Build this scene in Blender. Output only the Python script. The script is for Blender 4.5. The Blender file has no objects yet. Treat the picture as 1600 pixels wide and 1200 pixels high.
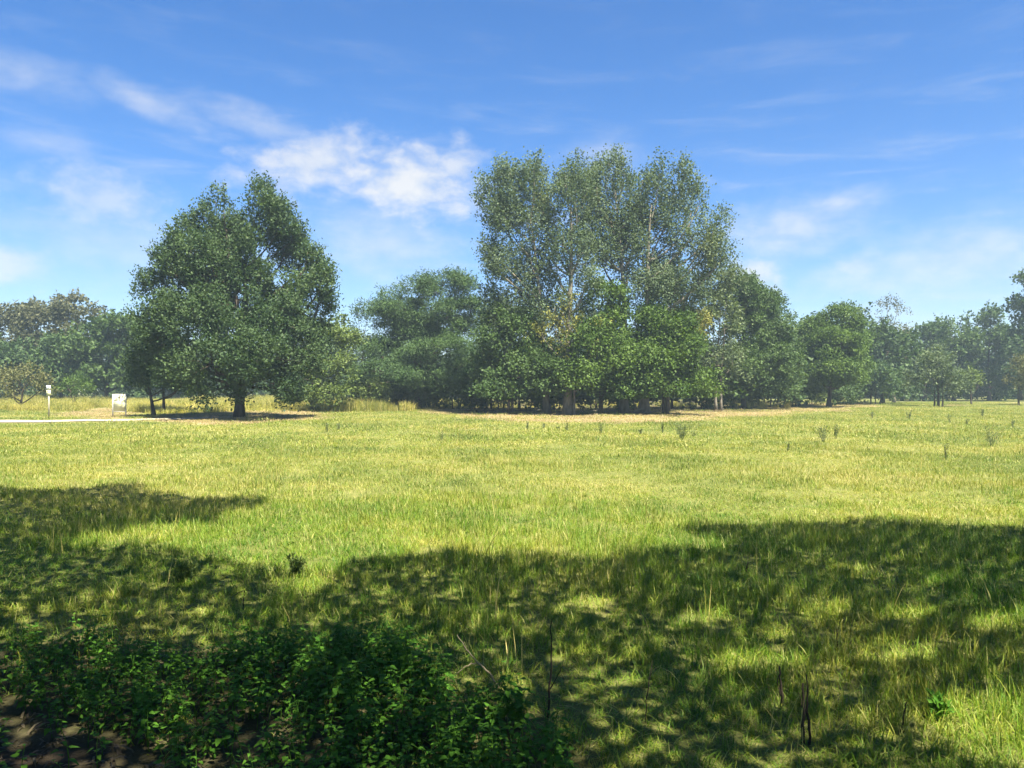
import bpy, math
import numpy as np
from mathutils import Vector

R = math.radians
C = bpy.context.scene.collection
SC = bpy.context.scene

# ------------------------------------------------------------------ camera, sky, sun, exposure
F = 1209.0            # focal length in pixels of a 1600 px wide frame
HOR = 605.0           # horizon row of that frame
EYE = 1.65
cam_d = bpy.data.cameras.new('camera')
cam = bpy.data.objects.new('camera', cam_d)
C.objects.link(cam)
cam.location = (0, 0, EYE)
cam.rotation_euler = (R(90) + math.atan((HOR - 600) / F), 0, 0)
cam_d.sensor_width = 36
cam_d.lens = 36 * F / 1600
cam_d.clip_start = 0.05
cam_d.clip_end = 6000
SC.camera = cam

SUN_EL = R(61)
SUN_AZ = math.atan2(0.55, -0.83)            # from +Y towards +X: right of the camera and a little behind it
ST = np.array([math.sin(SUN_AZ) * math.cos(SUN_EL), math.cos(SUN_AZ) * math.cos(SUN_EL), math.sin(SUN_EL)])
sun_d = bpy.data.lights.new('sun', 'SUN')
sun_d.energy = 5.0
sun_d.angle = R(0.53)
sun_d.color = (1.0, 0.90, 0.70)
sun = bpy.data.objects.new('sun', sun_d)
C.objects.link(sun)
sun.location = (30, -27, 60)
sun.rotation_euler = Vector(-ST).to_track_quat('-Z', 'Y').to_euler()

EXPO = 2.15
SC.view_settings.view_transform = 'Standard'
SC.view_settings.look = 'None'
SC.view_settings.exposure = EXPO
SC.view_settings.gamma = 1.0
SC.view_settings.use_curve_mapping = False
cy = SC.cycles
cy.use_denoising = True
cy.use_adaptive_sampling = True
cy.adaptive_threshold = 0.02
cy.sample_clamp_direct = 4
cy.max_bounces = 5
cy.diffuse_bounces = 3
cy.glossy_bounces = 2
cy.transmission_bounces = 4
cy.volume_bounces = 0
cy.sample_clamp_indirect = 6

W = bpy.data.worlds.new('World')
SC.world = W
W.use_nodes = True
W.cycles.sampling_method = 'MANUAL'
W.cycles.sample_map_resolution = 512
wt = W.node_tree
wt.nodes.clear()


class NT:
    """small helper for node graphs"""
    def __init__(s, t):
        s.t = t

    def n(s, typ, **kw):
        nd = s.t.nodes.new(typ)
        for k, v in kw.items():
            setattr(nd, k, v)
        return nd

    def put(s, sock, v):
        if isinstance(v, (int, float)):
            sock.default_value = v
        elif isinstance(v, (tuple, list)):
            sock.default_value = v
        else:
            s.t.links.new(v, sock)

    def m(s, op, a, b=None, c=None, clamp=False):
        nd = s.n('ShaderNodeMath', operation=op, use_clamp=clamp)
        s.put(nd.inputs[0], a)
        if b is not None:
            s.put(nd.inputs[1], b)
        if c is not None:
            s.put(nd.inputs[2], c)
        return nd.outputs[0]

    def sstep(s, v, lo, hi):
        nd = s.n('ShaderNodeMapRange', interpolation_type='SMOOTHSTEP')
        s.put(nd.inputs[0], v)
        s.put(nd.inputs[1], lo)
        s.put(nd.inputs[2], hi)
        s.put(nd.inputs[3], 0.0)
        s.put(nd.inputs[4], 1.0)
        return nd.outputs[0]

    def noise(s, vec, scale, detail=5, rough=0.55, dist=0.0):
        nd = s.n('ShaderNodeTexNoise')
        nd.inputs['Scale'].default_value = scale
        nd.inputs['Detail'].default_value = detail
        nd.inputs['Roughness'].default_value = rough
        nd.inputs['Distortion'].default_value = dist
        if vec is not None:
            s.t.links.new(vec, nd.inputs['Vector'])
        return nd.outputs[0]

    def ramp(s, fac, stops):
        nd = s.n('ShaderNodeValToRGB')
        e = nd.color_ramp.elements
        while len(e) < len(stops):
            e.new(0.5)
        for el, (p, c) in zip(e, stops):
            el.position = p
            el.color = (*c, 1)
        s.put(nd.inputs[0], fac)
        return nd.outputs[0]

    def mix(s, fac, a, b, blend='MIX'):
        nd = s.n('ShaderNodeMix', data_type='RGBA', blend_type=blend)
        s.put(nd.inputs[0], fac)
        s.put(nd.inputs[6], a if not isinstance(a, tuple) else (*a, 1))
        s.put(nd.inputs[7], b if not isinstance(b, tuple) else (*b, 1))
        return nd.outputs[2]


def build_world():
    g = NT(wt)
    sky = g.n('ShaderNodeTexSky', sky_type='NISHITA')
    sky.sun_disc = False
    sky.sun_elevation = SUN_EL
    sky.sun_rotation = SUN_AZ
    sky.altitude = 100
    sky.air_density = 1.0
    sky.dust_density = 0.6
    sky.ozone_density = 3.0
    hs = g.n('ShaderNodeHueSaturation')
    hs.inputs['Saturation'].default_value = 1.3
    wt.links.new(sky.outputs[0], hs.inputs['Color'])
    bg = g.n('ShaderNodeBackground')
    wt.links.new(g.mix(1.0, hs.outputs[0], (0.79, 0.80, 0.93), 'MULTIPLY'), bg.inputs[0])
    bg.inputs[1].default_value = 0.049
    # clouds: azimuth and elevation of the view direction, in degrees
    tc = g.n('ShaderNodeTexCoord')
    sp = g.n('ShaderNodeSeparateXYZ')
    wt.links.new(tc.outputs['Generated'], sp.inputs[0])
    x, y, z = sp.outputs
    az = g.m('MULTIPLY', g.m('ARCTAN2', x, y), 57.2958)
    el = g.m('MULTIPLY', g.m('ARCSINE', z), 57.2958)
    cv = g.n('ShaderNodeCombineXYZ')
    g.put(cv.inputs[0], g.m('MULTIPLY', az, 0.1))
    g.put(cv.inputs[1], g.m('MULTIPLY', el, 0.16))
    cv.inputs[2].default_value = 3.7
    n1 = g.noise(cv.outputs[0], 4.6, 7, 0.58, 0.15)        # billows
    cw = g.n('ShaderNodeCombineXYZ')
    g.put(cw.inputs[0], g.m('ADD', g.m('MULTIPLY', az, 0.05), g.m('MULTIPLY', el, 0.05)))
    g.put(cw.inputs[1], g.m('MULTIPLY', el, 0.30))
    cw.inputs[2].default_value = 9.1
    n2 = g.noise(cw.outputs[0], 2.2, 6, 0.62, 0.5)        # wisps
    n3 = g.m('ADD', g.m('MULTIPLY', n2, 0.55), g.m('MULTIPLY', n1, 0.45))
    # one soft ellipse for each cloud: azimuth, elevation, half sizes, tilt, strength, billow share
    blobs = [(-7.6, 14.6, 6.2, 2.9, -0.06, 1.0, 1), (-4.2, 15.9, 2.0, 1.8, 0, 0.8, 1), (-14.6, 15.7, 5.2, 2.3, 0.12, 0.85, 1),
             (-25.5, 18.6, 4.2, 1.1, -0.28, 0.5, 0), (-17.5, 17.8, 5.2, 1.2, -0.22, 0.5, 0), (-28.0, 12.0, 4.5, 2.3, -0.1, 0.55, 1),
             (-32.5, 19.0, 4.5, 1.4, -0.1, 0.4, 0), (-33.5, 7.6, 3.5, 1.6, 0.1, 0.7, 1), (-9.5, 10.5, 8.0, 3.4, 0, 0.6, 0),
             (20.0, 10.8, 6.0, 2.5, 0.12, 0.75, 0), (23.0, 12.3, 3.0, 1.1, 0.2, 0.65, 0), (17.3, 7.8, 2.2, 1.6, -0.3, 0.95, 1), (24.2, 8.2, 2.5, 1.1, 0, 0.6, 1),
             (30.0, 7.8, 10.0, 3.0, 0.1, 0.65, 0), (7.0, 16.7, 3.0, 1.6, 0, 0.42, 0), (-31.0, 15.2, 3.0, 1.0, 0, 0.4, 0),
             (-24.0, 9.0, 13.0, 3.4, 0, 0.42, 0), (52.0, 14.0, 8.0, 3.0, 0.1, 0.8, 1), (-60.0, 16.0, 9.0, 3.0, -0.1, 0.8, 1), (-48.0, 24.0, 8.0, 2.0, -0.2, 0.6, 0)]
    tot = None
    for (a0, e0, ra, re, tl, st, bil) in blobs:
        da = g.m('DIVIDE', g.m('SUBTRACT', az, a0), ra)
        de0 = g.m('SUBTRACT', g.m('SUBTRACT', el, e0), g.m('MULTIPLY', g.m('SUBTRACT', az, a0), tl))
        de = g.m('DIVIDE', de0, re)
        d = g.m('SQRT', g.m('ADD', g.m('MULTIPLY', da, da), g.m('MULTIPLY', de, de)))
        nn = n1 if bil else n3
        k = 2.1 if bil else 2.4
        v = g.m('SUBTRACT', g.m('ADD', g.m('MULTIPLY', nn, k), 1.0 - 0.5 * k - 0.06), d)
        mk = g.m('MULTIPLY', g.sstep(v, -0.45, 0.95 if bil else 1.3), st)
        tot = mk if tot is None else g.m('MAXIMUM', tot, mk)
    veil = g.m('MULTIPLY', g.sstep(n2, 0.46, 0.8), g.m('MULTIPLY', g.sstep(el, 32.0, 6.0), 0.4))
    tot = g.m('MAXIMUM', tot, veil)
    tot = g.m('MULTIPLY', tot, g.sstep(el, -1.0, 3.0))
    tot = g.m('MINIMUM', tot, 1.0)
    cb = g.n('ShaderNodeBackground')
    shade = g.ramp(n1, [(0.35, (0.80, 0.86, 0.95)), (0.62, (1.0, 1.0, 1.0))])
    wt.links.new(shade, cb.inputs[0])
    cb.inputs[1].default_value = 0.95 / 2 ** EXPO
    mx = g.n('ShaderNodeMixShader')
    g.put(mx.inputs[0], g.m('MULTIPLY', tot, 0.9))
    wt.links.new(bg.outputs[0], mx.inputs[1])
    wt.links.new(cb.outputs[0], mx.inputs[2])
    out = g.n('ShaderNodeOutputWorld')
    wt.links.new(mx.outputs[0], out.inputs[0])


build_world()

# ------------------------------------------------------------------ helpers
def gh(x, y):
    """height of the ground"""
    return (0.045 * np.sin(0.33 * x + 0.7) * np.cos(0.26 * y + 0.4) + 0.03 * np.sin(0.71 * x - 0.53 * y + 1.0)
            + 0.018 * np.sin(1.7 * x + 0.9 * y) * np.sin(1.3 * y - 0.6 * x))


def gw(px, py):
    """a photo pixel on the ground -> world x, y"""
    Y = EYE * F / (np.asarray(py, float) - HOR)
    return (np.asarray(px, float) - 800) / F * Y, Y


def gpoly(pts):
    p = np.array(pts, float)
    return np.stack(gw(p[:, 0], p[:, 1]), 1)


def inside(poly, x, y):
    r = np.zeros(x.shape, bool)
    n = len(poly)
    j = n - 1
    for i in range(n):
        xi, yi = poly[i]
        xj, yj = poly[j]
        c = ((yi > y) != (yj > y)) & (x < (xj - xi) * (y - yi) / (yj - yi + 1e-12) + xi)
        r ^= c
        j = i
    return r


_wr = np.random.default_rng(5)
_WK = _wr.normal(size=(7, 3))
_WP = _wr.uniform(0, 6.28, 7)


def wob(P, f):
    """smooth noise of about -1..1"""
    P = np.asarray(P)
    K = _WK[:, :P.shape[-1]]
    return np.sin(P @ K.T * f + _WP).sum(-1) / 3.2


def unit(v):
    return v / (np.linalg.norm(v, axis=-1, keepdims=True) + 1e-9)


def mesh_np(name, V, T, mat, attrs=None, smooth=False):
    me = bpy.data.meshes.new(name)
    V = np.ascontiguousarray(V, np.float32)
    T = np.ascontiguousarray(T, np.int32)
    me.vertices.add(len(V))
    me.vertices.foreach_set('co', V.ravel())
    k = T.shape[1]
    me.loops.add(T.size)
    me.loops.foreach_set('vertex_index', T.ravel())
    me.polygons.add(len(T))
    me.polygons.foreach_set('loop_start', np.arange(0, T.size, k, dtype=np.int32))
    me.polygons.foreach_set('loop_total', np.full(len(T), k, np.int32))
    if smooth:
        me.polygons.foreach_set('use_smooth', np.ones(len(T), bool))
    for nm, a in (attrs or {}).items():
        at = me.attributes.new(nm, 'FLOAT', 'POINT')
        at.data.foreach_set('value', np.ascontiguousarray(a, np.float32))
    me.update(calc_edges=True)
    if mat:
        me.materials.append(mat)
    return me


def link(name, me, parent=None, loc=None):
    o = bpy.data.objects.new(name, me)
    C.objects.link(o)
    if parent is not None:
        o.parent = parent
    if loc is not None:
        o.location = loc
    return o


def tag(o, label=None, cat=None, group=None, kind=None):
    if label:
        o['label'] = label
    if cat:
        o['category'] = cat
    if group:
        o['group'] = group
    if kind:
        o['kind'] = kind
    return o


class Geo:
    """collects tubes and polygons as triangles"""
    def __init__(s):
        s.V, s.T, s.n = [], [], 0

    def add(s, V, T):
        s.V.append(np.asarray(V, float))
        s.T.append(np.asarray(T, int) + s.n)
        s.n += len(V)

    def tube(s, P, rad, sides=6, wobble=0.0, rng=None):
        P = np.asarray(P, float)
        n = len(P)
        rad = np.broadcast_to(np.asarray(rad, float), (n,))
        d = unit(np.gradient(P, axis=0))
        ref = np.array([0.31, 0.95, 0.05]) if abs(d[0][2]) > 0.7 else np.array([0.05, 0.1, 1.0])
        u = unit(np.cross(d, ref))
        w = np.cross(d, u)
        a = np.linspace(0, 2 * math.pi, sides, endpoint=False)
        rr = np.repeat(rad[:, None], sides, 1)
        if wobble and rng is not None:
            rr = rr * (1 + rng.normal(0, wobble, rr.shape))
        V = P[:, None] + rr[..., None] * (np.cos(a)[None, :, None] * u[:, None] + np.sin(a)[None, :, None] * w[:, None])
        V = V.reshape(-1, 3)
        i = np.arange(n - 1)[:, None] * sides
        k = np.arange(sides)[None]
        k2 = (k + 1) % sides
        A, B, D, E = i + k, i + k2, i + sides + k2, i + sides + k
        T = np.concatenate([np.stack([A, B, D], -1).reshape(-1, 3), np.stack([A, D, E], -1).reshape(-1, 3)])
        V = np.concatenate([V, P[:1], P[-1:]])
        c0, c1 = len(V) - 2, len(V) - 1
        kk = np.arange(sides)
        k3 = (kk + 1) % sides
        T = np.concatenate([T, np.stack([np.full(sides, c0), k3, kk], -1),
                            np.stack([np.full(sides, c1), (n - 1) * sides + kk, (n - 1) * sides + k3], -1)])
        s.add(V, T)

    def box(s, lo, hi):
        x0, y0, z0 = lo
        x1, y1, z1 = hi
        V = [(x0, y0, z0), (x1, y0, z0), (x1, y1, z0), (x0, y1, z0), (x0, y0, z1), (x1, y0, z1), (x1, y1, z1), (x0, y1, z1)]
        T = []
        for a, b, c, d in ((0, 3, 2, 1), (4, 5, 6, 7), (0, 1, 5, 4), (1, 2, 6, 5), (2, 3, 7, 6), (3, 0, 4, 7)):
            T += [(a, b, c), (a, c, d)]
        s.add(V, T)

    def mesh(s, name, mat, smooth=True):
        return mesh_np(name, np.concatenate(s.V), np.concatenate(s.T), mat, smooth=smooth)


def leaves(P, D, size, rng, width=0.55, fold=0.12, up=0.8):
    """diamond leaves folded on the midrib: base points, directions, sizes -> vertices, triangles"""
    n = len(P)
    D = unit(D)
    nz = rng.normal(0, 0.75, (n, 3))
    nz += np.array([0, 0, up]) if np.isscalar(up) else up
    side = unit(np.cross(D, nz))
    nor = np.cross(side, D)
    s = size[:, None]
    m = P + D * s * 0.45 - nor * s * fold
    tip = P + D * s
    V = np.stack([P, m + side * s * width * 0.5, tip, m - side * s * width * 0.5], 1).reshape(-1, 3)
    b = np.arange(n)[:, None] * 4
    T = np.concatenate([b + [[0, 1, 2]], b + [[0, 2, 3]]], 1).reshape(-1, 3)
    return V, T


# ------------------------------------------------------------------ materials
def new_mat(name):
    m = bpy.data.materials.new(name)
    m.use_nodes = True
    m.node_tree.nodes.clear()
    return m, NT(m.node_tree)


def leaf_mat(name, dark, light, dry=None, transl=0.28, patch=0.35, rough=0.58, dry_amt=0.0, spec=0.2, tcol=(1.15, 1.2, 0.5), inst=False):
    m, g = new_mat(name)
    at = g.n('ShaderNodeAttribute', attribute_name='tint')
    geo = g.n('ShaderNodeNewGeometry')
    nz = g.noise(geo.outputs['Position'], patch, 3, 0.6)
    if inst:
        oi = g.n('ShaderNodeObjectInfo')
        base = g.m('ADD', g.m('MULTIPLY', at.outputs['Fac'], 0.7), g.m('MULTIPLY', oi.outputs['Random'], 0.3))
    else:
        base = at.outputs['Fac']
    f = g.m('ADD', g.m('MULTIPLY', base, 0.65), g.m('MULTIPLY', g.m('SUBTRACT', nz, 0.3), 0.85), clamp=True)
    col = g.ramp(f, [(0.05, dark), (0.9, light)])
    if dry is not None:
        at2 = g.n('ShaderNodeAttribute', attribute_name='dry')
        col = g.mix(g.m('ADD', at2.outputs['Fac'], dry_amt, clamp=True), col, dry)
    bs = g.n('ShaderNodeBsdfPrincipled')
    g.put(bs.inputs['Base Color'], col)
    bs.inputs['Roughness'].default_value = rough
    bs.inputs['Specular IOR Level'].default_value = spec
    tr = g.n('ShaderNodeBsdfTranslucent')
    g.put(tr.inputs[0], g.mix(1.0, col, tcol, 'MULTIPLY'))
    mx = g.n('ShaderNodeMixShader')
    mx.inputs[0].default_value = transl
    m.node_tree.links.new(bs.outputs[0], mx.inputs[1])
    m.node_tree.links.new(tr.outputs[0], mx.inputs[2])
    o = g.n('ShaderNodeOutputMaterial')
    m.node_tree.links.new(mx.outputs[0], o.inputs[0])
    return m


def solid_mat(name, c1, c2, scale=6.0, rough=0.85, bump=0.3, stretch=(1, 1, 1), spec=0.2):
    m, g = new_mat(name)
    tc = g.n('ShaderNodeTexCoord')
    mp = g.n('ShaderNodeMapping')
    mp.inputs['Scale'].default_value = stretch
    m.node_tree.links.new(tc.outputs['Object'], mp.inputs[0])
    nz = g.noise(mp.outputs[0], scale, 6, 0.65)
    bs = g.n('ShaderNodeBsdfPrincipled')
    g.put(bs.inputs['Base Color'], g.ramp(nz, [(0.3, c1), (0.7, c2)]))
    bs.inputs['Roughness'].default_value = rough
    bs.inputs['Specular IOR Level'].default_value = spec
    if bump:
        bp = g.n('ShaderNodeBump')
        bp.inputs['Strength'].default_value = bump
        bp.inputs['Distance'].default_value = 0.03
        g.put(bp.inputs['Height'], nz)
        m.node_tree.links.new(bp.outputs[0], bs.inputs['Normal'])
    o = g.n('ShaderNodeOutputMaterial')
    m.node_tree.links.new(bs.outputs[0], o.inputs[0])
    return m


M = {}
M['oak'] = leaf_mat('oak_leaf', (0.022, 0.052, 0.025), (0.076, 0.122, 0.045), patch=0.35)
M['maple'] = leaf_mat('maple_leaf', (0.028, 0.066, 0.014), (0.098, 0.160, 0.030), patch=0.4)
M['dark'] = leaf_mat('dark_leaf', (0.024, 0.054, 0.018), (0.078, 0.130, 0.036), patch=0.35)
M['blue'] = leaf_mat('bluish_leaf', (0.026, 0.058, 0.024), (0.075, 0.125, 0.042), patch=0.3)
M['poplar'] = leaf_mat('poplar_leaf', (0.050, 0.085, 0.048), (0.130, 0.175, 0.105), dry=(0.15, 0.17, 0.06), transl=0.32, rough=0.6, spec=0.12, patch=0.4)
M['locust'] = leaf_mat('locust_leaf', (0.030, 0.066, 0.028), (0.080, 0.140, 0.045), patch=0.3, rough=0.6, spec=0.2)
M['light'] = leaf_mat('light_leaf', (0.045, 0.080, 0.020), (0.13, 0.18, 0.05), patch=0.5)
M['olive'] = leaf_mat('olive_leaf', (0.070, 0.082, 0.030), (0.15, 0.155, 0.065), patch=0.5)
M['greygreen'] = leaf_mat('grey_green_leaf', (0.045, 0.075, 0.035), (0.12, 0.16, 0.075), patch=0.5)
M['yellow'] = leaf_mat('yellowing_leaf', (0.08, 0.10, 0.02), (0.20, 0.20, 0.045), patch=0.5)
M['dry'] = leaf_mat('dry_crown_leaf', (0.048, 0.062, 0.034), (0.112, 0.115, 0.060), patch=0.3)
M['weed'] = leaf_mat('weed_leaf', (0.065, 0.095, 0.038), (0.155, 0.185, 0.085), patch=1.0)
M['nettle'] = leaf_mat('nettle_leaf', (0.024, 0.088, 0.010), (0.088, 0.205, 0.022), patch=0.9, inst=True, rough=0.65, transl=0.3, spec=0.1)
M['bark'] = solid_mat('bark', (0.030, 0.025, 0.019), (0.085, 0.072, 0.056), 5, 0.95, 0.8, (1, 1, 0.25))
M['palebark'] = solid_mat('pale_bark', (0.075, 0.068, 0.052), (0.20, 0.185, 0.15), 5, 0.9, 0.6, (1, 1, 0.35))
M['stem'] = solid_mat('dark_stem', (0.016, 0.013, 0.010), (0.05, 0.04, 0.028), 30, 0.9, 0.3)
M['twig'] = solid_mat('pale_twig', (0.16, 0.13, 0.085), (0.32, 0.28, 0.19), 20, 0.85, 0.3)
M['greenstem'] = solid_mat('green_stem', (0.05, 0.08, 0.025), (0.10, 0.13, 0.05), 20, 0.7, 0.2)


def grass_mat(name, dk, gr, yl, straw, patch=0.22):
    m, g = new_mat(name)
    at = g.n('ShaderNodeAttribute', attribute_name='tint')
    hb = g.n('ShaderNodeAttribute', attribute_name='dry')
    oi = g.n('ShaderNodeObjectInfo')
    geo = g.n('ShaderNodeNewGeometry')
    big = g.noise(geo.outputs['Position'], patch, 4, 0.6)
    fine = g.noise(geo.outputs['Position'], 1.7, 3, 0.6)
    midn = g.noise(geo.outputs['Position'], 0.6, 3, 0.6)
    f = g.m('ADD', g.m('MULTIPLY', at.outputs['Fac'], 0.55), g.m('MULTIPLY', oi.outputs['Random'], 0.22))
    f = g.m('ADD', f, g.m('MULTIPLY', g.m('SUBTRACT', big, 0.5), 1.7))
    f = g.m('ADD', f, g.m('MULTIPLY', g.m('SUBTRACT', midn, 0.5), 1.0))
    f = g.m('ADD', f, g.m('MULTIPLY', g.m('SUBTRACT', fine, 0.5), 0.7), clamp=True)
    col = g.ramp(f, [(0.02, dk), (0.38, gr), (0.85, yl)])
    dfac = g.m('MULTIPLY', hb.outputs['Fac'], g.sstep(g.m('ADD', big, g.m('MULTIPLY', fine, 0.5)), 0.55, 0.95))
    dfac = g.m('MAXIMUM', dfac, g.m('MULTIPLY', hb.outputs['Fac'], 0.55))
    col = g.mix(dfac, col, straw)
    bs = g.n('ShaderNodeBsdfPrincipled')
    g.put(bs.inputs['Base Color'], col)
    bs.inputs['Roughness'].default_value = 0.55
    bs.inputs['Specular IOR Level'].default_value = 0.3
    tr = g.n('ShaderNodeBsdfTranslucent')
    g.put(tr.inputs[0], g.mix(1.0, col, (1.1, 1.15, 0.6), 'MULTIPLY'))
    mx = g.n('ShaderNodeMixShader')
    mx.inputs[0].default_value = 0.38
    m.node_tree.links.new(bs.outputs[0], mx.inputs[1])
    m.node_tree.links.new(tr.outputs[0], mx.inputs[2])
    o = g.n('ShaderNodeOutputMaterial')
    m.node_tree.links.new(mx.outputs[0], o.inputs[0])
    return m


M['grass'] = grass_mat('meadow_grass_blade', (0.052, 0.140, 0.011), (0.140, 0.238, 0.020), (0.290, 0.288, 0.045), (0.46, 0.41, 0.17))  # greener blades: the tone of the near shade is put into their colour
M['dry_sunlit_grass'] = grass_mat('open_meadow_blade', (0.060, 0.118, 0.014), (0.150, 0.212, 0.025), (0.268, 0.266, 0.050), (0.42, 0.375, 0.17))  # drier open meadow, with the yellow of sunlight also put into the colour
M['tall'] = grass_mat('tall_grass_blade', (0.12, 0.16, 0.03), (0.26, 0.27, 0.05), (0.42, 0.38, 0.09), (0.52, 0.42, 0.20), patch=0.25)
M['straw'] = grass_mat('straw_litter', (0.18, 0.145, 0.080), (0.27, 0.22, 0.12), (0.37, 0.305, 0.18), (0.45, 0.38, 0.25))
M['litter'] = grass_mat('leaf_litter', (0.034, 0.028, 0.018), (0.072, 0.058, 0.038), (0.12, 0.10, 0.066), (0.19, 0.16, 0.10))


def ground_mat():
    m, g = new_mat('meadow_ground')
    geo = g.n('ShaderNodeNewGeometry')
    pos = geo.outputs['Position']
    li = g.n('ShaderNodeAttribute', attribute_name='litter')
    so = g.n('ShaderNodeAttribute', attribute_name='soil')
    big = g.noise(pos, 0.22, 4, 0.6)
    fine = g.noise(pos, 6.0, 6, 0.7)
    f = g.m('ADD', g.m('MULTIPLY', big, 0.6), g.m('MULTIPLY', fine, 0.4))
    col = g.ramp(f, [(0.35, (0.060, 0.080, 0.022)), (0.5, (0.115, 0.130, 0.038)), (0.68, (0.19, 0.175, 0.070))])
    lit = g.ramp(fine, [(0.32, (0.16, 0.125, 0.07)), (0.66, (0.32, 0.26, 0.15))])
    col = g.mix(li.outputs['Fac'], col, lit)
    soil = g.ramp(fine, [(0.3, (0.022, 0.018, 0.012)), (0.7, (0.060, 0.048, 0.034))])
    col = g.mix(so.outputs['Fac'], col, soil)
    bs = g.n('ShaderNodeBsdfPrincipled')
    g.put(bs.inputs['Base Color'], col)
    bs.inputs['Roughness'].default_value = 0.95
    bs.inputs['Specular IOR Level'].default_value = 0.1
    bp = g.n('ShaderNodeBump')
    bp.inputs['Strength'].default_value = 0.6
    bp.inputs['Distance'].default_value = 0.05
    g.put(bp.inputs['Height'], fine)
    m.node_tree.links.new(bp.outputs[0], bs.inputs['Normal'])
    o = g.n('ShaderNodeOutputMaterial')
    m.node_tree.links.new(bs.outputs[0], o.inputs[0])
    return m


# ------------------------------------------------------------------ zones of the ground
Z_STRAW = [gpoly([(655, 643), (720, 650), (800, 657), (900, 660.5), (1010, 660.5), (1120, 657), (1200, 651), (1290, 645), (1362, 638), (1345, 629.5), (1250, 631), (1150, 633), (1000, 633), (800, 635), (700, 638)]),
           gpoly([(225, 655), (300, 660), (400, 664), (500, 659), (525, 651), (450, 640), (300, 638)]),
           gpoly([(1330, 640), (1365, 637), (1380, 633), (1350, 631)]),
           gpoly([(1488, 634), (1525, 635), (1540, 632), (1510, 630)]),
           gpoly([(1550, 631.5), (1640, 632.5), (1640, 629), (1560, 629)]),
           gpoly([(85, 648), (130, 640), (170, 636), (215, 645), (230, 653), (160, 655), (120, 652)])]
Z_WOOD = gpoly([(700, 641), (770, 649), (900, 651), (1010, 650), (1080, 645), (1210, 643), (1190, 638), (1250, 634), (1240, 626), (700, 626), (560, 632)])
Z_SOIL = gpoly([(-120, 1105), (90, 1112), (180, 1165), (205, 1220), (200, 1500), (-500, 1500)])
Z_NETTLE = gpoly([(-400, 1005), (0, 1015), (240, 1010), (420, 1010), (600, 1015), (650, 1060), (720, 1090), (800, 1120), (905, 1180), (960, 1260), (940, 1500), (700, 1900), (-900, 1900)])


def zone(x, y, polys, amp=0.8, f=1.2):
    P = np.stack([x, y], -1)
    dx = wob(P, f) * amp + wob(P, f * 3.1) * amp * 0.4
    dy = wob(P + 31.7, f) * amp + wob(P + 11.7, f * 3.1) * amp * 0.4
    r = np.zeros(x.shape, bool)
    for p in polys:
        r |= inside(p, x + dx, y + dy)
    return r


def soft(x, y, polys, amp, f, rad):
    s = 0
    for ax, ay in ((0, 0), (rad, 0), (-rad, 0), (0, rad), (0, -rad)):
        s = s + zone(x + ax, y + ay, polys, amp, f).astype(float)
    return s / 5


# ------------------------------------------------------------------ the ground, the path
def path_line(t):
    """centre line of the gravel path"""
    px = -52 + 37 * t
    return px, 35.9 + 0.80 * (px + 23.6) * np.clip((px + 52) / 25, 0.2, 1) - 0.03 * np.clip(px + 22, 0, 9) ** 2 + 0.15 * np.sin(t * 14)


def build_ground():
    inner = np.arange(-46, 46.01, 0.4)
    outer = 46 + np.sinh(np.linspace(0, 4.6, 26)[1:]) * 40
    xs = np.concatenate([-outer[::-1], inner, outer])
    ya = np.concatenate([np.arange(-8, 16, 0.25), np.arange(16, 84, 0.4)])
    yo = 84 + np.sinh(np.linspace(0, 4.6, 26)[1:]) * 40
    yb = -8 - np.sinh(np.linspace(0, 4.6, 20)[1:]) * 40
    ys = np.concatenate([yb[::-1], ya, yo])
    X, Y = np.meshgrid(xs, ys)
    Z = gh(X, Y)
    V = np.stack([X, Y, Z], -1).reshape(-1, 3)
    ny, nx = X.shape
    i = (np.arange(ny - 1)[:, None] * nx + np.arange(nx - 1)[None]).ravel()
    T = np.stack([i, i + 1, i + nx + 1, i + nx], -1)
    x, y = V[:, 0], V[:, 1]
    li = soft(x, y, Z_STRAW, 0.9, 0.5, 0.5)
    wd = soft(x, y, [Z_WOOD], 0.9, 0.5, 0.6)
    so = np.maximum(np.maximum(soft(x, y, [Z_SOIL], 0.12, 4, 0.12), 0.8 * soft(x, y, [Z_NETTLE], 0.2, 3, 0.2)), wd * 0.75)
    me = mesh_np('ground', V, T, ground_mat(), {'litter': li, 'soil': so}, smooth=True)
    tag(link('ground', me), kind='structure')
    # gravel path at the far left
    t = np.linspace(0, 1, 160)
    px, py = path_line(t)
    d = unit(np.stack([np.gradient(px), np.gradient(py)], -1))
    w = (0.55 - 0.3 * np.clip((t - 0.85) / 0.15, 0, 1)) * (1 + 0.08 * np.sin(t * 50) + 0.05 * np.sin(t * 131))
    rows = []
    for k in (-1, -0.5, 0, 0.5, 1):
        x = px - d[:, 1] * w * k
        y = py + d[:, 0] * w * k
        rows.append(np.stack([x, y, gh(x, y) + 0.03 + 0.06 * (1 - k * k)], -1))
    V = np.stack(rows, 1).reshape(-1, 3)
    i = (np.arange(159)[:, None] * 5 + np.arange(4)[None]).ravel()
    T = np.stack([i, i + 5, i + 6, i + 1], -1)[:, ::-1]
    tag(link('path', mesh_np('path', V, T, solid_mat('path_gravel', (0.24, 0.21, 0.15), (0.38, 0.345, 0.27), 3, 0.95, 0.4), smooth=True)), kind='structure')


build_ground()


# ------------------------------------------------------------------ trees
def bez(a, b, c, n=8):
    t = np.linspace(0, 1, n)[:, None]
    return (1 - t) ** 2 * a + 2 * t * (1 - t) * b + t * t * c


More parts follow.
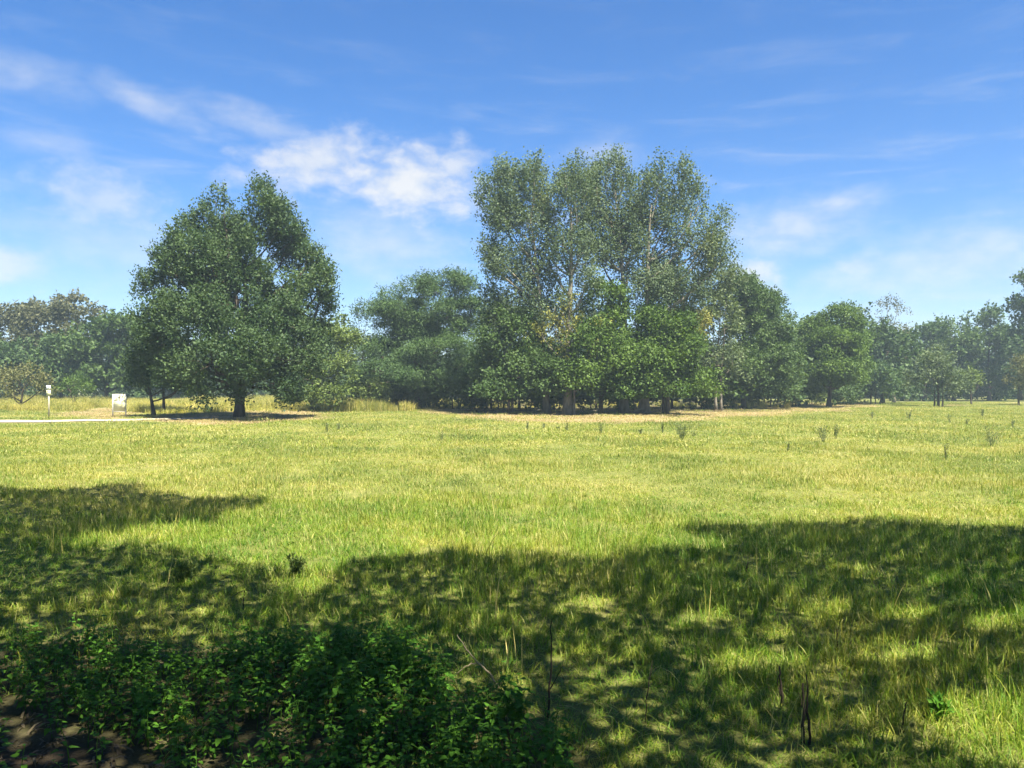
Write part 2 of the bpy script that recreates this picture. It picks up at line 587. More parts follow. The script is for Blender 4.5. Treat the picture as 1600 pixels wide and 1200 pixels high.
def crown_leaves(lobes, rng, rb, dens, size, width, flat, upb, spread, clear, droop=0.0, tl=0.5, per=9, bk=1.0, dry=0.0, shell=0.5):
    """lobes: rows of centre and radii. Returns leaf mesh data and the bough centres with their lobe"""
    BC, BL = [], []
    for li, (cx, cy_, cz, rx, ry, rz) in enumerate(lobes):
        a_ = 0.25 * rb
        nb = max(3, int(bk * 1.3 * ((rx + a_) * (ry + a_) + (ry + a_) * (rz + a_) + (rx + a_) * (rz + a_)) / (rb * rb * max(flat, 0.5))))
        d = unit(rng.normal(size=(nb, 3)))
        d = d[d[:, 2] > -0.8]
        f = rng.uniform(shell, 1.0, (len(d), 1)) ** 0.7
        p = np.array([cx, cy_, cz]) + d * f * np.array([rx, ry, rz])
        BC.append(p)
        BL.append(np.full(len(p), li))
    BC, BL = np.concatenate(BC), np.concatenate(BL)
    keep = (BC[:, 2] > clear) & (wob(BC + rng.uniform(-50, 50, 3), 1.7) > -0.8)
    BC, BL = BC[keep], BL[keep]
    L = np.array(lobes)
    cen = L[:, :3].mean(0)
    br = rb * rng.uniform(0.65, 1.35, len(BC))
    btint = rng.uniform(0, 1, len(BC))
    ntw = np.maximum(3, (dens * br ** 2 / rb ** 2 / per)).astype(int)
    ib = np.repeat(np.arange(len(BC)), ntw)
    out = unit(0.6 * unit(BC - L[BL, :3]) + 0.5 * unit((BC - cen) * [1, 1, 0.6]))
    d = unit(rng.normal(size=(len(ib), 3)) + out[ib] * 0.55 + np.array([0, 0, 0.35]))
    q = BC[ib] + d * br[ib][:, None] * np.array([1, 1, flat]) * rng.uniform(0.35, 1.0, (len(ib), 1))
    td = unit(out[ib] * 0.6 + d * 0.5 + rng.normal(0, 0.35, d.shape) + np.array([0, 0, upb]))
    tlen = tl * rng.uniform(0.6, 1.3, len(ib))
    it = np.repeat(np.arange(len(ib)), per)
    tt = np.tile(np.linspace(0.0, 1.0, per), len(ib)) + rng.normal(0, 0.07, len(it))
    P = q[it] + td[it] * (tt * tlen[it])[:, None] + rng.normal(0, spread, (len(it), 3))
    D = td[it] * 0.5 + rng.normal(0, 0.6, P.shape) + np.array([0, 0, -droop])
    k = P[:, 2] > clear - 0.3
    P, D, it = P[k], D[k], it[k]
    sz = size * rng.uniform(0.6, 1.25, len(P))
    V, T = leaves(P, D, sz, rng, width)
    tint = np.clip(0.55 * btint[ib[it]] + 0.45 * rng.uniform(0, 1, len(P)), 0, 1)
    a = {'tint': np.repeat(tint, 4)}
    if dry:
        bd = (rng.uniform(0, 1, len(BC)) < dry) * rng.uniform(0.4, 1, len(BC))
        a['dry'] = np.repeat(bd[ib[it]] * rng.uniform(0.5, 1, len(P)), 4)
    return V, T, a, BC, BL


SPEC = {
    'oak': dict(rb=0.62, dens=330, size=0.15, width=0.62, flat=1.1, upb=0.9, spread=0.06, tl=0.5, bk=1.3),
    'maple': dict(rb=0.72, dens=300, size=0.155, width=0.85, flat=0.6, upb=0.0, spread=0.10, tl=0.5, droop=0.35),
    'poplar': dict(rb=0.6, dens=360, size=0.135, width=0.8, flat=1.7, upb=1.1, spread=0.09, tl=0.7, droop=0.3, bk=0.95, dry=0.05, shell=0.3),
    'locust': dict(rb=0.85, dens=300, size=0.22, width=0.30, flat=0.38, upb=-0.05, spread=0.09, tl=0.6, droop=0.25, bk=0.75),
    'loose': dict(rb=0.75, dens=180, size=0.20, width=0.7, flat=0.75, upb=0.2, spread=0.1, tl=0.5, droop=0.2, bk=0.85),
    'far': dict(rb=1.15, dens=190, size=0.34, width=0.75, flat=0.75, upb=0.15, spread=0.13, tl=0.6, droop=0.15),
    'thin': dict(rb=0.8, dens=60, size=0.2, width=0.6, flat=0.6, upb=0.2, spread=0.12, tl=0.6, bk=0.7),
    'bush': dict(rb=0.5, dens=100, size=0.17, width=0.7, flat=0.7, upb=0.3, spread=0.08, tl=0.4),
}


def px_lobes(lst, Y, rel=1.0):
    """(px, py, rx px, ry px[, depth m[, half depth m]]) at distance Y -> world ellipsoids"""
    out = []
    s = Y / F
    for l in lst:
        px, py, rx, ry = l[:4]
        dy = l[4] if len(l) > 4 else 0.0
        yy = Y + dy
        hd = l[5] if len(l) > 5 else max(rx * s, 0.6) * rel
        out.append(((px - 800) / F * yy, yy, EYE + (HOR - py) / F * yy, rx * s, hd, ry * s))
    return out


def tree(name, label, px, Y, lobes, kind, mat, seed, cat='tree', group=None, r0=0.2, bark='bark', clear=0.5, top=None, lean=(0, 0), trunks=1, limbs=True, split=0.3, over=None):
    rng = np.random.default_rng(seed)
    bx = (px - 800) / F * Y
    bz = float(gh(bx, Y))
    base = np.array([bx, Y, bz])
    root = link(name, None, loc=tuple(base))
    tag(root, label, cat, group)
    sp = dict(SPEC[kind])
    if over:
        sp.update(over)
    mg = sp['rb'] * 0.32 + sp['tl'] * 0.25
    sh = lambda r: max(r - mg, 0.6 * r)
    L = [(l[0] - bx, l[1] - Y, l[2] - bz, sh(l[3]), sh(l[4]), sh(l[5])) for l in lobes]
    if kind == 'poplar':
        L += [(l[0] * 0.97, l[1] + 1.5, l[2] - 0.25, l[3] * 0.9, l[4], l[5] * 0.9) for l in L]
    V, T, at, BC, BL = crown_leaves(L, rng, clear=clear, **sp)
    LA = np.array(L)
    ztop = (LA[:, 2] + LA[:, 5]).max()
    zt = (top if top else 0.8) * ztop
    g = Geo()
    paths = []
    for k in range(trunks):
        n = 12
        t = np.linspace(0, 1, n)
        tgt = LA[np.argmax(LA[:, 2] + 0.2 * rng.uniform(-1, 1, len(LA)) * (trunks > 1)), :2]
        off = np.array([rng.normal(0, 0.18), rng.normal(0, 0.18)]) * (trunks > 1)
        x = off[0] + lean[0] * t * zt + (tgt[0] - lean[0] * zt) * t ** 2 * 0.55 + 0.05 * np.sin(t * 7 + seed) * r0 * 6
        y = off[1] + lean[1] * t * zt + tgt[1] * t ** 2 * 0.5 + 0.05 * np.cos(t * 6 + seed) * r0 * 6
        P = np.stack([x, y, -0.15 + t * (zt + 0.15)], -1)
        rad = r0 * (1 - 0.88 * t) * (1 + 0.55 * np.exp(-t * zt / 0.35)) / math.sqrt(trunks)
        g.tube(P, rad, 10 if r0 > 0.15 else 7, 0.05, rng)
        paths.append((P, rad))
    trunk = link('trunk', g.mesh('trunk', M[bark]), root)
    link('crown', mesh_np('crown', V, T, M[mat], at), root)
    if limbs:
        for li, l in enumerate(L):
            g = Geo()
            c = np.array(l[:3])
            P, rad = paths[li % len(paths)]
            h = np.hypot(c[0], c[1])
            az = np.clip(max(split * ztop * 0.55, c[2] - l[5] * 0.6 - h * 0.75), clear * 0.6, zt * 0.92)
            k = int(np.argmin(np.abs(P[:, 2] - az)))
            a = P[k]
            tip = c + np.array([c[0] * 0.05, c[1] * 0.05, l[5] * 0.75])
            mid = a + (c - a) * np.array([0.62, 0.62, 0.35]) + rng.normal(0, 0.15, 3)
            lp = np.concatenate([bez(a, mid, c, 8), bez(c, c + (tip - c) * 0.5 + rng.normal(0, 0.12, 3), tip, 4)[1:]])
            lr = np.linspace(min(rad[k] * 0.7, r0 * 0.42), 0.018, len(lp))
            g.tube(lp, lr, 6)
            idx = np.where(BL == li)[0]
            for b in idx[:70]:
                p = BC[b]
                dd = np.linalg.norm(lp - p, axis=1) + 0.6 * np.maximum(0, lp[:, 2] - p[2] + 0.2)
                j = int(np.argmin(dd))
                s = lp[j]
                m_ = s * 0.45 + p * 0.55 + np.array([0, 0, 0.08 * np.linalg.norm(p - s)]) + rng.normal(0, 0.06, 3)
                g.tube(bez(s, m_, p + (p - s) * 0.25, 5), np.linspace(min(lr[j] * 0.7, 0.035), 0.007, 5), 3)
            link('limb', g.mesh('limb', M[bark]), trunk)
    return root


def copy_tree(root, loc, rz, sc):
    r = root.copy()
    C.objects.link(r)
    r.location = loc
    r.rotation_euler = (0, 0, rz)
    r.scale = sc
    for ch in root.children:
        c = ch.copy()
        C.objects.link(c)
        c.parent = r
        for d in ch.children:
            e = d.copy()
            C.objects.link(e)
            e.parent = c
    return r


# the oak in the meadow
Yo = 41


def pull(l):
    """trim the traced lobes of the oak so that its leafy tips end on the outline"""
    px, py, rx, ry = l[:4]
    hi = py < 400
    return (370 + (px - 370) * 0.96, py + (12 if hi else 0), rx * (1.0 if hi else 1.0), ry * (0.95 if hi else 1.0), *l[4:])


tree('oak_tree', 'broad dark green oak with a lobed top and thick short trunk standing alone', 377, Yo, px_lobes([pull(l) for l in [
    (404, 322, 19, 48), (386, 345, 16, 40, 0.3), (337, 326, 18, 46, 0.4), (316, 338, 14, 40), (440, 344, 16, 46), (424, 335, 15, 42, -0.3), (362, 362, 20, 42, 0.6), (350, 335, 13, 36, -0.2),
    (294, 366, 20, 38, 0.2), (276, 384, 12, 32), (458, 366, 12, 30, 0.3), (264, 404, 17, 28, 0.2), (480, 420, 22, 44, -0.3), (502, 458, 15, 40, -0.3), (470, 470, 30, 44, -0.4), (376, 385, 30, 40, 1.0), (420, 390, 34, 40, 0.8), (330, 390, 34, 40, 1.0), (262, 420, 36, 48), (235, 470, 34, 48), (240, 530, 38, 42, 0.3),
    (330, 420, 48, 52, -0.6), (400, 415, 48, 55), (445, 405, 24, 40, 0.6), (490, 428, 23, 44, 0.3), (480, 396, 10, 14, 0.3), (500, 488, 23, 50, 0.2), (490, 545, 28, 38, 0.2), (300, 500, 55, 50, -1.4), (370, 500, 50, 48, -2.0), (430, 505, 45, 46, -2.2), (460, 555, 45, 38, -1.0),
    (405, 560, 58, 42, -2.8), (330, 570, 55, 38, -2.2), (285, 570, 42, 36, -0.8), (430, 605, 45, 24, -1.6), (340, 608, 45, 22, -1.5), (380, 470, 60, 70, 2.2), (300, 470, 50, 60, 2.2), (450, 500, 40, 60, 2.0)]], Yo, 0.95),
    'oak', 'oak', 11, r0=0.36, clear=0.75, trunks=3, top=0.86, split=0.22)
Y = 43.5
tree('young_oak', 'small dark tree with a thin leaning trunk beside the info board', 241, Y, px_lobes([(236, 560, 34, 42), (228, 598, 26, 22, -0.2), (262, 596, 34, 26), (287, 598, 28, 22)], Y), 'oak', 'oak', 12, r0=0.11, clear=1.05, lean=(-0.22, 0), top=0.75)
Y = 49
tree('young_oak', 'slim young tree with a straight dark trunk between leaning tree and oak', 255, Y, px_lobes([(258, 585, 30, 28), (285, 600, 26, 18), (262, 550, 30, 30)], Y), 'oak', 'oak', 13, r0=0.10, clear=1.0)
Y = 52
tree('pale_tree', 'pale green leafy tree just behind the big oak on the locust side', 492, Y, px_lobes([(508, 545, 32, 40), (526, 585, 26, 40, -0.5), (485, 590, 36, 34, -0.8), (545, 545, 18, 34, 1), (515, 615, 34, 18, -1), (530, 515, 18, 22, 1.5)], Y), 'loose', 'light', 14, r0=0.13, clear=0.35, trunks=2)
# locust
Y = 58
tree('locust_tree', 'wide feathery locust tree with foliage in flat layered plates', 652, Y, px_lobes([
    (692, 447, 44, 30), (655, 452, 34, 24), (722, 462, 26, 30), (625, 478, 38, 26), (600, 490, 28, 24), (690, 490, 62, 30, 0.5), (735, 492, 24, 28), (640, 510, 50, 24, 1),
    (690, 543, 52, 18, -1.6), (740, 560, 34, 16, -1.6), (650, 560, 40, 16, -1.4), (590, 545, 28, 22, -0.5), (595, 580, 44, 18, -1.8), (660, 588, 55, 17, -2.2), (730, 585, 34, 16, -1.5), (575, 605, 26, 14, -1), (620, 540, 40, 22, 1.5), (650, 528, 60, 24, 1.2), (710, 520, 46, 22, 0.8)], Y),
    'locust', 'locust', 15, r0=0.28, clear=0.9, split=0.3, top=0.75)
Y = 61
tree('sumac_tree', 'small hazy tree with star shaped leaf tufts on the edge of locust', 563, Y, px_lobes([(560, 500, 16, 24), (575, 492, 14, 18), (555, 540, 22, 28), (580, 560, 24, 30), (550, 580, 18, 22)], Y), 'locust', 'blue', 16, r0=0.12, clear=0.8, over=dict(flat=0.7, upb=0.5))
# the poplars
Y = 47
tree('poplar_tree', 'tall poplar with slender pale stem and broad silvery crown next to the locust', 853, Y, px_lobes([
    (798, 285, 34, 32), (770, 312, 28, 28), (835, 285, 24, 34), (790, 345, 36, 36), (825, 345, 30, 40), (758, 395, 20, 16, 0.3), (785, 410, 34, 34), (830, 415, 30, 38), (775, 465, 26, 34, 0.6), (812, 475, 34, 34, 0.4), (850, 330, 14, 40, 0.6), (790, 505, 40, 30, 0.8), (835, 480, 26, 34, 0.5)], Y),
    'poplar', 'poplar', 21, r0=0.20, bark='palebark', clear=3.6, split=0.5, top=0.85)
Y = 46
tree('poplar_tree', 'thick trunked poplar with a narrow silvery crown in the middle of its row', 888, Y, px_lobes([
    (884, 290, 17, 32), (900, 330, 22, 36), (880, 375, 22, 34), (905, 400, 26, 36), (875, 445, 30, 30), (912, 455, 24, 26), (868, 492, 28, 26), (908, 505, 24, 26), (865, 345, 15, 42, 0.9), (915, 305, 14, 36, 0.6), (898, 290, 14, 30, 0.8), (860, 400, 16, 36, 0.9)], Y),
    'poplar', 'poplar', 22, r0=0.27, bark='palebark', clear=3.8, split=0.45, top=0.9)
Y = 48
tree('poplar_tree', 'poplar carrying the highest silvery top above the dark maples', 977, Y, px_lobes([
    (952, 270, 26, 30), (975, 282, 20, 34), (935, 310, 20, 36), (960, 335, 30, 34), (925, 365, 18, 28), (985, 340, 22, 34), (945, 400, 26, 28), (985, 400, 22, 30), (1003, 300, 14, 34), (930, 285, 13, 34, 0.5), (965, 370, 30, 34, 0.8), (1000, 350, 20, 36, 0.8)], Y),
    'poplar', 'poplar', 23, r0=0.26, bark='palebark', clear=3.8, split=0.5, top=0.88)
Y = 47.5
tree('poplar_tree', 'poplar with limbs spreading out towards the round maple', 1008, Y, px_lobes([
    (1028, 285, 22, 32), (1062, 300, 28, 30), (1090, 325, 24, 28), (1045, 345, 34, 34), (1082, 370, 26, 24), (1118, 360, 15, 26), (1010, 385, 24, 34), (1050, 405, 32, 28), (1100, 400, 24, 16), (1015, 440, 30, 30), (1055, 455, 40, 34), (1090, 445, 24, 22), (1128, 405, 14, 10)], Y),
    'poplar', 'poplar', 24, r0=0.28, bark='palebark', clear=3.2, split=0.45, top=0.85)
Y = 45.5
tree('poplar_sapling', 'yellowing leafy sprouts with pale twigs around thick poplar trunk', 897, Y, px_lobes([(905, 555, 26, 28), (880, 500, 28, 26), (925, 515, 18, 22), (850, 530, 20, 20), (912, 590, 14, 16), (870, 525, 22, 26), (890, 480, 20, 18)], Y), 'loose', 'yellow', 25, r0=0.07, bark='palebark', clear=1.2, over=dict(dens=90, size=.15))
# understory of the poplars
Y = 46.8
tree('maple_tree', 'dark bushy maple under the poplars beside the locust', 795, Y, px_lobes([(775, 515, 30, 42), (808, 525, 30, 40), (770, 575, 36, 34), (812, 580, 40, 34, -1), (845, 590, 34, 26, -1.4), (785, 615, 38, 16, -1), (840, 560, 30, 34)], Y), 'maple', 'dark', 31, r0=0.13, clear=1.25, trunks=2)
Y = 46.8
tree('maple_tree', 'deep green maple between the thick poplar trunk and its neighbour', 938, Y, px_lobes([(945, 470, 26, 36), (955, 510, 36, 42), (920, 540, 36, 40, -.8), (960, 570, 40, 36, -1.2), (905, 590, 40, 26, -1.4), (955, 607, 42, 20, -1.4), (935, 590, 40, 30)], Y), 'maple', 'maple', 32, r0=0.13, clear=1.3)
Y = 47
tree('maple_tree', 'bright green maple on the sunny end of the poplar row', 1040, Y, px_lobes([(1010, 520, 34, 42), (1050, 520, 36, 36, 0, 1.8), (1020, 570, 42, 38, -1.2), (1070, 560, 36, 34, -1.2), (1095, 595, 26, 20, -1), (1045, 602, 48, 22, -1.6), (1000, 605, 34, 22, -1.4)], Y), 'maple', 'maple', 33, r0=0.14, clear=1.4, trunks=2)
Y = 50
tree('maple_tree', 'maple with yellow tinged top leaves next to the bright green maple', 1045, Y + 1.5, px_lobes([(1050, 500, 38, 22), (1020, 490, 26, 22), (1085, 510, 24, 22)], Y + 1.5), 'maple', 'yellow', 34, r0=0.1, clear=3.0)
# the dense clump on the right
Y = 54
tree('forked_tree', 'grey green tree with a pale forked trunk at the end of the poplars', 1125, Y, px_lobes([(1110, 450, 32, 30, 0.5), (1140, 445, 24, 26, 0.5), (1100, 495, 36, 40), (1135, 500, 30, 40), (1115, 550, 36, 38), (1145, 570, 28, 30), (1118, 592, 28, 16)], Y), 'loose', 'greygreen', 41, r0=0.15, bark='palebark', clear=1.7, trunks=2, over=dict(dens=150))
Y = 58
tree('dense_tree', 'dense dark domed tree behind the pale forked trunk', 1163, Y, px_lobes([(1155, 455, 30, 32), (1180, 475, 32, 34), (1208, 510, 28, 36), (1170, 520, 40, 42), (1225, 550, 22, 36), (1195, 570, 40, 38, -1.2), (1160, 580, 36, 36, -1.5), (1225, 595, 24, 24, -.6), (1170, 610, 36, 16, -1.6), (1200, 500, 36, 50, 2)], Y), 'maple', 'dark', 42, r0=0.18, clear=1.3)
Y = 64
tree('round_maple', 'round crowned maple with clear dark trunk standing by itself near straw litter', 1296, Y, px_lobes([(1310, 505, 34, 26), (1280, 525, 28, 30), (1335, 530, 20, 32), (1305, 545, 40, 32, -1.5), (1268, 560, 20, 26), (1338, 570, 19, 26), (1300, 578, 40, 20, -1.8), (1275, 590, 22, 12, -1), (1328, 592, 24, 10, -1), (1300, 540, 40, 40, 2)], Y), 'maple', 'maple', 43, r0=0.2, clear=2.05, top=0.75)
Y = 82
tree('wood_tree', 'light green tree glimpsed in the gap beside round maple', 1252, Y, px_lobes([(1252, 545, 20, 34), (1245, 590, 26, 24), (1262, 520, 14, 18)], Y), 'far', 'light', 44, r0=0.15, clear=0.5)
Y = 78
tree('wood_tree', 'hazy bluish tree touching the round maple on its shaded flank', 1378, Y, px_lobes([(1368, 520, 22, 36), (1390, 545, 28, 40), (1375, 585, 34, 32), (1415, 560, 18, 40), (1352, 492, 8, 14), (1410, 600, 20, 20)], Y), 'far', 'blue', 45, r0=0.2, clear=0.3)
Y = 84
tree('dry_tree', 'sparse brownish dying treetop rising over the hazy bluish tree', 1396, Y, px_lobes([(1386, 478, 17, 13), (1402, 488, 13, 11), (1395, 512, 24, 16), (1412, 540, 18, 30)], Y), 'thin', 'dry', 46, r0=0.16, clear=2.5, bark='palebark', over=dict(dens=110))
Y = 92
for i, (px, ll, mt, lab) in enumerate([
    (1445, [(1438, 535, 26, 28), (1450, 575, 34, 40), (1435, 610, 30, 20)], 'blue', 'hazy rounded wood tree behind the many stemmed small tree'),
    (1490, [(1487, 522, 34, 28), (1480, 560, 40, 40), (1500, 600, 40, 30)], 'dark', 'broad hazy wood tree with the smooth dome shaped top'),
    (1545, [(1515, 505, 24, 16), (1548, 500, 20, 22), (1545, 545, 40, 36), (1540, 595, 44, 32), (1570, 525, 20, 24)], 'blue', 'dark ragged wood tree with a knobbly open top'),
    (1595, [(1588, 560, 30, 36), (1600, 600, 40, 28)], 'dark', 'dark low wood tree below the tall edge tree')]):
    tree('wood_tree', lab, px, Y + i, px_lobes(ll, Y + i), 'far', mt, 50 + i, r0=0.22, clear=0.2, group='wood behind the meadow')
Y = 86
tree('edge_tree', 'tall loose tree rising highest over the ragged far wood', 1612, Y, px_lobes([(1606, 455, 18, 26), (1596, 480, 12, 18), (1618, 500, 30, 34), (1600, 530, 20, 24), (1635, 460, 26, 40), (1625, 560, 34, 44)], Y), 'far', 'blue', 56, r0=0.26, clear=0.6, over=dict(rb=0.9, dens=90))
Y = 65
tree('many_stemmed_tree', 'small round tree on several dark stems out in the grass', 1465, Y, px_lobes([(1465, 565, 26, 20), (1445, 585, 22, 20), (1487, 588, 20, 20), (1465, 595, 30, 20, -0.8), (1432, 603, 14, 12), (1498, 606, 10, 12)], Y), 'loose', 'greygreen', 57, r0=0.13, clear=0.75, trunks=4, over=dict(dens=170))
Y = 72
tree('small_tree', 'small slender tree beside the heap of straw', 1517, Y, px_lobes([(1518, 588, 18, 18), (1510, 605, 16, 14), (1528, 603, 14, 13)], Y), 'loose', 'light', 58, r0=0.08, clear=0.8)
Y = 68
tree('olive_bush', 'olive green bush under the tall loose edge tree', 1597, Y, px_lobes([(1598, 580, 18, 20), (1590, 598, 14, 16), (1612, 600, 20, 20)], Y), 'bush', 'olive', 59, cat='bush', r0=0.07, clear=0.4, trunks=3)
# far left
Y = 88
for i, (px, ll, kd, mt, lab) in enumerate([
    (20, [(14, 500, 30, 18), (-30, 505, 30, 22), (25, 535, 40, 30)], 'far', 'dry', 'browned hazy treetop furthest from the oak in the left wood'),
    (75, [(52, 492, 24, 18), (78, 500, 26, 18), (60, 525, 36, 26)], 'far', 'dry', 'browned flat topped tree behind the two small signs'),
    (110, [(108, 476, 18, 16), (100, 495, 26, 18), (140, 492, 16, 10), (120, 520, 34, 26)], 'far', 'dry', 'browned tree with the highest tuft in its wood'),
    (30, [(30, 560, 40, 34), (0, 575, 40, 34), (-40, 560, 40, 40), (55, 590, 30, 24)], 'far', 'blue', 'dark hazy tree behind the olive bushy tree'),
    (95, [(90, 555, 36, 34), (110, 580, 36, 28), (75, 590, 34, 20)], 'far', 'blue', 'dark hazy tree behind the rounded bush'),
    (165, [(150, 530, 36, 32), (190, 520, 34, 26), (170, 565, 44, 34), (200, 590, 40, 24), (140, 590, 34, 20)], 'far', 'dark', 'dark green dense tree behind the info board')]):
    tree('wood_tree', lab, px, Y - i * 2.5, px_lobes(ll, Y - i * 2.5), kd, mt, 70 + i, r0=0.2, clear=0.3, group='wood on the path side')
Y = 55
tree('olive_tree', 'small olive green bushy tree with short dark trunk near two signs', 31, Y, px_lobes([(28, 603, 28, 20), (50, 592, 20, 16), (8, 600, 22, 22), (60, 612, 14, 10), (20, 618, 24, 10, -0.5)], Y), 'loose', 'olive', 80, r0=0.12, clear=0.45, over=dict(size=0.15))
Y = 64
tree('round_bush', 'rounded light green bush in the tall grass by the dark wood', 115, Y, px_lobes([(115, 598, 18, 11), (105, 606, 18, 12), (128, 606, 16, 10)], Y), 'bush', 'maple', 81, cat='bush', r0=0.05, clear=0.3, trunks=3)


# shrubs under the trees (three kinds, copied) and the wood that closes the view
def understory():
    rng = np.random.default_rng(91)
    kinds = [tree('undergrowth_bush', 'x', 800, 30, [((800 - 800) / F * 30, 30, 1.0, 1.2, 1.0, 0.9), (0.7, 30.2, 0.7, 0.9, 0.8, 0.7), (-0.8, 29.9, 0.75, 0.9, 0.8, 0.75)], 'bush', mt, 92 + i, cat='bush', group='undergrowth below the trees', r0=0.04, clear=0.2, trunks=3, limbs=False)
             for i, mt in enumerate(('dark', 'light', 'blue'))]
    spots = [(575, 56, 1, 'pale undergrowth bush below the star tufted tree'), (605, 60, 2, 'dark undergrowth bush below lower locust plates'), (632, 58.5, 1, 'pale twiggy bush in a gap below the locust'), (668, 60, 2, 'dark bush beside the locust trunk'),
             (705, 59, 0, 'dark green bush under the locust by the poplars'), (742, 57, 1, 'paler bush between locust and dark bushy maple'), (770, 56, 0, 'dark bush behind the dark bushy maple'), (815, 58, 2, 'bluish bush deep behind the slender poplar'),
             (868, 57, 0, 'dark bush deep behind the thick poplar trunk'), (925, 58, 2, 'bluish bush deep behind the deep green maple'), (985, 56, 0, 'dark bush behind the highest poplar'), (1045, 58, 2, 'bluish bush deep behind bright green maple'),
             (1092, 57, 0, 'dark bush beside the pale forked trunk'), (1150, 64, 1, 'pale bush low behind the domed dark tree'), (1205, 63, 2, 'dark bluish bush closing the foot of the domed tree'), (1240, 66, 0, 'dark bush between domed tree and round maple'),
             (1268, 72, 1, 'pale bush behind the round maple trunk'), (1325, 74, 0, 'dark bush beyond the round maple'), (1360, 75, 2, 'bluish bush at the foot of the hazy tree'), (470, 58, 1, 'pale bush in tall grass behind the oak')]
    used = set()
    for px, Y, k, lab in spots:
        x = (px - 800) / F * Y
        s = rng.uniform(0.85, 1.35) * (1.0 if k == 1 else 1.6)
        loc = (x, Y, float(gh(x, Y)))
        rz, sc = rng.uniform(0, 6.28), (s * 1.15, s, s * rng.uniform(0.8, 1.2))
        if k in used:
            o = copy_tree(kinds[k], loc, rz, sc)
        else:
            o = kinds[k]
            used.add(k)
            o.location, o.rotation_euler, o.scale = loc, (0, 0, rz), sc
        o['label'] = lab
    # far wood row
    kin = []
    for i, mt in enumerate(('blue', 'dark', 'blue')):
        lo = [(rng.uniform(-2, 2), 110 + rng.uniform(-1.5, 1.5), z, rng.uniform(2, 3), 2.4, rng.uniform(1.6, 2.3)) for z in (0.8, 2.0, 3.6, 4.6, 5.6, 6.3)]
        lo += [(sx, 110, 0.9, 2.2, 1.5, 1.2) for sx in (-2.4, 2.4)]
        kin.append(tree('background_tree', 'dark hazy tree in the closed row of wood behind everything', 800, 110, lo, 'far', mt, 110 + i, group='closed row of wood at the back', r0=0.2, clear=0.2, limbs=False, over=dict(rb=1.3, size=0.34, dens=150)))
    xs = np.arange(-92, 93, 5.2)
    for i, x in enumerate(xs):
        y = 112 + rng.uniform(-5, 6)
        xx = x + rng.uniform(-1, 1)
        s = rng.uniform(0.9, 1.12)
        loc, rz, sc = (xx, y, float(gh(xx, y))), rng.uniform(0, 6.28), (s * 1.15, s * 1.15, s)
        if i < 3:
            o = kin[i]
            o.location, o.rotation_euler, o.scale = loc, (0, 0, rz), sc
        else:
            copy_tree(kin[i % 3], loc, rz, sc)


understory()


